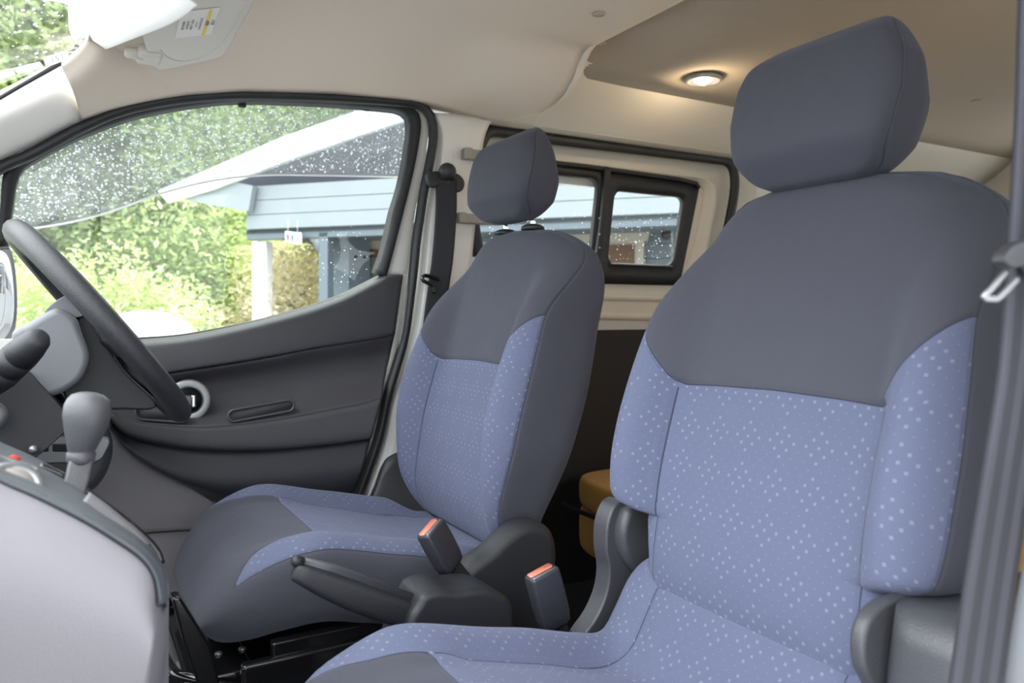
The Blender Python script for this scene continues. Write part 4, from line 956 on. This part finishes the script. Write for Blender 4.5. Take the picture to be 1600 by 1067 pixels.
# porch ceiling
a, b = Hp(385, 490, 7.1), Hp(1700, 490, 7.1)
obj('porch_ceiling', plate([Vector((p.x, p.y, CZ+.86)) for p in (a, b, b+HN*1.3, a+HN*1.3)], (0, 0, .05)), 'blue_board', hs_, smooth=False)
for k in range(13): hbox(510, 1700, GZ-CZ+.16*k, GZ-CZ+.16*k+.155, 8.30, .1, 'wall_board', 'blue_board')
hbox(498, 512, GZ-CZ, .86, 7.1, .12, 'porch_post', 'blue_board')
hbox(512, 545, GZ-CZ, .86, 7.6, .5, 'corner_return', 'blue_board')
br = obj('bracket', plate([Hp(x, y, 7.12) for x, y in ((484, 366), (500, 366), (500, 396), (493, 390), (489, 380), (484, 376))], HN*.08), 'pale_board', hs_)
def hwin(px0, px1, ytop, ybot, D, par=hs_):
    o = obj('window', plate([Hp(px0, ytop, D), Hp(px1, ytop, D), Hp(px1, ybot, D), Hp(px0, ybot, D)], HN*.05), 'white_wood', par, smooth=False, bevel=.004)
    return o
w1 = hwin(558, 640, 383, 470, 8.22)
obj('window_hood', plate([Hp(x, y, 8.18) for x, y in ((548, 376), (660, 374), (660, 386), (553, 386))], HN*.06), 'white_wood', w1, smooth=False)
obj('sash', plate([Hp(x, y, 8.20) for x, y in ((566, 390), (632, 390), (632, 470), (566, 470))], HN*.03), 'brown', w1, smooth=False)
obj('pane', plate([Hp(x, y, 8.19) for x, y in ((573, 402), (626, 402), (626, 470), (573, 470))], HN*.01), 'silver', w1, smooth=False)
w2 = hwin(890, 1006, 372, 470, 8.22)
obj('window_hood', plate([Hp(x, y, 8.18) for x, y in ((882, 367), (1015, 362), (1011, 376), (885, 379))], HN*.06), 'white_wood', w2, smooth=False)
obj('sash', plate([Hp(x, y, 8.20) for x, y in ((900, 383), (991, 382), (991, 470), (900, 470))], HN*.03), 'brown', w2, smooth=False)
lamp = thing('wall_lantern', Hp(1041, 377, 8.1), 'black iron lantern hanging on the blue house wall', 'lantern')
c = Hp(1041, 364, 8.12)
obj('lantern_body', lathe(c+Vector((0, 0, -.07)), (0, 0, 1), [(0, .015), (.01, .04), (.045, .055), (.075, .05), (.11, .028), (.16, .012), (.20, .004)], 12), 'lamp_iron', lamp)
obj('lantern_bracket', sweep(cr([c+Vector((0, 0, .10)), c+Vector((0, 0, .17)), c+HN*.09+Vector((0, 0, .14))], 10), circ(.008, 8)), 'lamp_iron', lamp)
# white bargeboard and dark gable end above the beam
bb = obj('bargeboard', plate([Hp(x, y, 6.9) for x, y in ((246, 298), (330, 262), (440, 214), (560, 172), (660, 150), (780, 120), (780, 160), (640, 186), (560, 212), (440, 254), (330, 296), (262, 316))], HN*.06), 'barge', hs_, smooth=False)
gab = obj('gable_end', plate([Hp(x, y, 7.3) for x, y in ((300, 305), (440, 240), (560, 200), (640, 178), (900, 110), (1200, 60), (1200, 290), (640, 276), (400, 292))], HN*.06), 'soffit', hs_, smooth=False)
obj('eave_board', plate([Hp(x, y, 6.95) for x, y in ((268, 305), (345, 280), (395, 290), (388, 330), (340, 322), (290, 312))], HN*.08), 'pale_board', hs_, smooth=False)
# white pole, sign, fence
wp = thing('white_post', Hp(405, 500, 7.3), 'square white post standing left of the restroom sign', 'post')
a = Hp(394, 490, 7.3); b = Hp(416, 490, 7.3)
obj('post_shaft', plate([Vector((a.x, a.y, GZ)), Vector((b.x, b.y, GZ)), Vector((b.x, b.y, Hp(405, 377, 7.3).z)), Vector((a.x, a.y, Hp(405, 377, 7.3).z))], HN*.12), 'barge', wp, smooth=False, bevel=.005)
obj('post_hanger', sweep([Hp(405, 378, 7.3), Hp(405, 352, 7.3)], circ(.01, 8)), 'silver', wp)
sg = thing('restroom_sign', Hp(458, 378, 7.0), 'small white restroom sign with red and blue figures and arrow under the porch beam', 'sign')
sq = [Hp(x, y, 7.0) for x, y in ((445.5, 361), (470, 364), (470.5, 382), (446, 378))]
sb_ = obj('sign_board', plate(sq, HN*.02), 'paper', sg, smooth=False)
xd = (sq[1]-sq[0]).normalized(); zd = Vector((0, 0, 1)); wS = (sq[1]-sq[0]).length; off = -HN*.004
def sp3(u, v): return sq[0].lerp(sq[1], u).lerp(sq[3].lerp(sq[2], u), v)+off
def figure(u, m, name):
    c = sp3(u, .5); h = .035
    obj(name, join(plate([c+xd*(.012*math.cos(t))+zd*(.036+.011*math.sin(t)) for t in [k*math.pi/5 for k in range(10)]], HN*.002),
        plate([c+xd*a+zd*b for a, b in ((-.017, .022), (.017, .022), (.014, -.010), (.008, -.048), (-.008, -.048), (-.014, -.010))], HN*.002)), m, sb_, smooth=False)
figure(.17, 'red_ink', 'woman_symbol'); figure(.45, 'blue_ink', 'man_symbol')
c = sp3(.77, .66)
obj('arrow', plate([c+xd*a+zd*b for a, b in ((-.022, .006), (.004, .006), (.004, .014), (.024, 0), (.004, -.014), (.004, -.006), (-.022, -.006))], HN*.002), 'black_ink', sb_, smooth=False)
text('TOILET', sp3(.76, .25), xd, zd, .018, 'ink', sb_)
for u in (.2, .8): obj('sign_hanger', sweep([sp3(u, 0), sp3(u, 0)+Vector((0, 0, .12))], circ(.003, 6)), 'wire', sg)
# wire fence
fa, fb = onZ(330, 600, GZ), None
f0, f1 = Vector((-.2, 10.2, GZ)), Vector((3.2, 9.6, GZ)); Fn = []
for k in range(69): p = f0.lerp(f1, k/68); Fn.append(sweep([p, p+Vector((0, 0, 1.15))], circ(.004, 4), caps=False))
for k in range(7): Fn.append(sweep([f0+Vector((0, 0, .1+.17*k)), f1+Vector((0, 0, .1+.17*k))], circ(.005, 4), caps=False))
obj('wire_fence', join(*Fn), 'wire', label='pale wire mesh fence in front of the shrubs beyond the white post', cat='fence')
# bright bank
d = ray(228, 490); bc = Vector((d.x*7.6, d.y*7.6, GZ)); R = []
for i in range(14):
    t = i/13*math.pi/2; rr0 = math.cos(t)
    R.append([bc+Vector((.75*(rr0+.02)*math.cos(a)*(1+.12*math.sin(3*a)), .9*(rr0+.02)*math.sin(a), 1.20*math.sin(t)**.8*(1+.0*a))) for a in [2*math.pi*k/40 for k in range(40)]])
obj('gravel_bank', grid(R, True, True), 'gravel', label='bright pale gravel bank seen low in the driver window above the sill', cat='gravel')
# trees and shrubs
def leaves(n, c, rad, size, seed, squash=1):
    r = random.Random(seed); V, F = [], []
    blobs = [(Vector((r.gauss(0, .45), r.gauss(0, .45), r.uniform(-.7, .8))), r.uniform(.3, .55)) for _ in range(26)]
    for i in range(n):
        bc, br_ = r.choice(blobs); d = Vector((r.gauss(0, 1), r.gauss(0, 1), r.gauss(0, 1))).normalized()*br_*(r.random()**.4)
        p = bc+d; p = Vector((c[0]+p.x*rad[0], c[1]+p.y*rad[1], c[2]+p.z*rad[2]))
        a = Vector((r.gauss(0, 1), r.gauss(0, 1), r.gauss(0, .6))).normalized(); b = a.cross(Vector((r.gauss(0, 1), r.gauss(0, 1), r.gauss(0, 1)))).normalized()
        s = size*r.uniform(.6, 1.3); k = len(V); V += [p-a*s, p+b*s*.42, p+a*s, p-b*s*.42]; F.append([k, k+1, k+2, k+3])
    return V, F
def tree(name, label, x, Dist, hgt, rad, m, n, size, seed, cat='tree', trunk=True, cz=None):
    u = (x-800)/FPX; d = Vector((sn+u*cs, cs-u*sn, 0))*Dist
    t = thing(name, (d.x, d.y, GZ), label, cat, 'trees and shrubs beyond the driver window')
    zc = cz if cz is not None else GZ+hgt*.58
    me = leaves(n, (d.x, d.y, zc), (rad, rad, hgt*.45), size, seed)
    nv = len(me[0]); o = obj('foliage', me, m, t, smooth=False, attrs={'k': [0.]*nv})
    if trunk:
        r = random.Random(seed); b = Vector((d.x, d.y, GZ)); vf = [sweep(cr([b, b+Vector((.05, .03, hgt*.4)), b+Vector((-.05, .05, hgt*.8))], 10), circ(.05+.012*hgt, 8), scale=[1-.07*i for i in range(10)])]
        for k in range(6):
            z = hgt*(.3+.08*k); a = r.uniform(0, 6.28); vf.append(sweep([b+Vector((0, 0, z)), b+Vector((rad*.4*math.cos(a), rad*.4*math.sin(a), z+rad*.4))], circ(.025, 6)))
        obj('trunk', join(*vf), 'bark', t)
T = [('leafy_tree', 'tall dark green tree filling the windscreen corner', -60, 10, 8, 2.4, 'leaf_mid', 9000, .14),
     ('leafy_tree', 'tall tree just right of the outside mirror, seen above the deflector rim', 60, 11, 7.5, 2.2, 'leaf_mid', 9000, .13),
     ('leafy_tree', 'dark tree behind the upper left of the driver window', 130, 14, 8, 2.4, 'leaf_dark', 9000, .14),
     ('leafy_tree', 'light green tree behind the bright reflected patch of the window', 230, 13, 6.5, 2.2, 'leaf_light', 8000, .13),
     ('leafy_tree', 'yellow-green tree behind the white roof edge of the house', 320, 12, 5.5, 2.0, 'leaf_light', 8000, .12),
     ('leafy_tree', 'green tree farthest right, behind the white post', 400, 14, 6, 2.2, 'leaf_mid', 8000, .13),
     ('leafy_tree', 'tall pale tree far outside beyond the windscreen', -200, 14, 9, 2.8, 'leaf_light', 8000, .16),
     ('leafy_tree', 'dark tree standing behind the blue porch post', 520, 16, 6, 2.4, 'leaf_mid', 6000, .15)]
for i, (nm, lb_, x, D_, h_, r_, m_, n_, s_) in enumerate(T): tree(nm, lb_, x, D_, h_, r_, m_, n_*3, s_*.52, 20+i)
S = [('low yellow-green shrub left of the steering wheel rim', 50, 7.5, 1.2, .9, 'leaf_light'), ('bright shrub right above the steering wheel rim', 130, 8.5, 2.2, 1.0, 'leaf_light'),
     ('shrub behind the paving patch', 250, 11, 2.4, 1.4, 'leaf_light'), ('leafy shrub left of the white post', 345, 10.5, 2.6, 1.3, 'leaf_mid'),
     ('straw-coloured bush with bare twigs under the restroom sign', 450, 9.6, 2.3, .8, 'straw'), ('bright green bush beside the porch post', 480, 11, 2.6, 1.0, 'leaf_light')]
for i, (lb_, x, D_, h_, r_, m_) in enumerate(S): tree('shrub', lb_, x, D_, h_, r_, m_, 14000, .04, 60+i, cat='shrub', trunk=(m_ == 'straw'), cz=GZ+h_*.5)
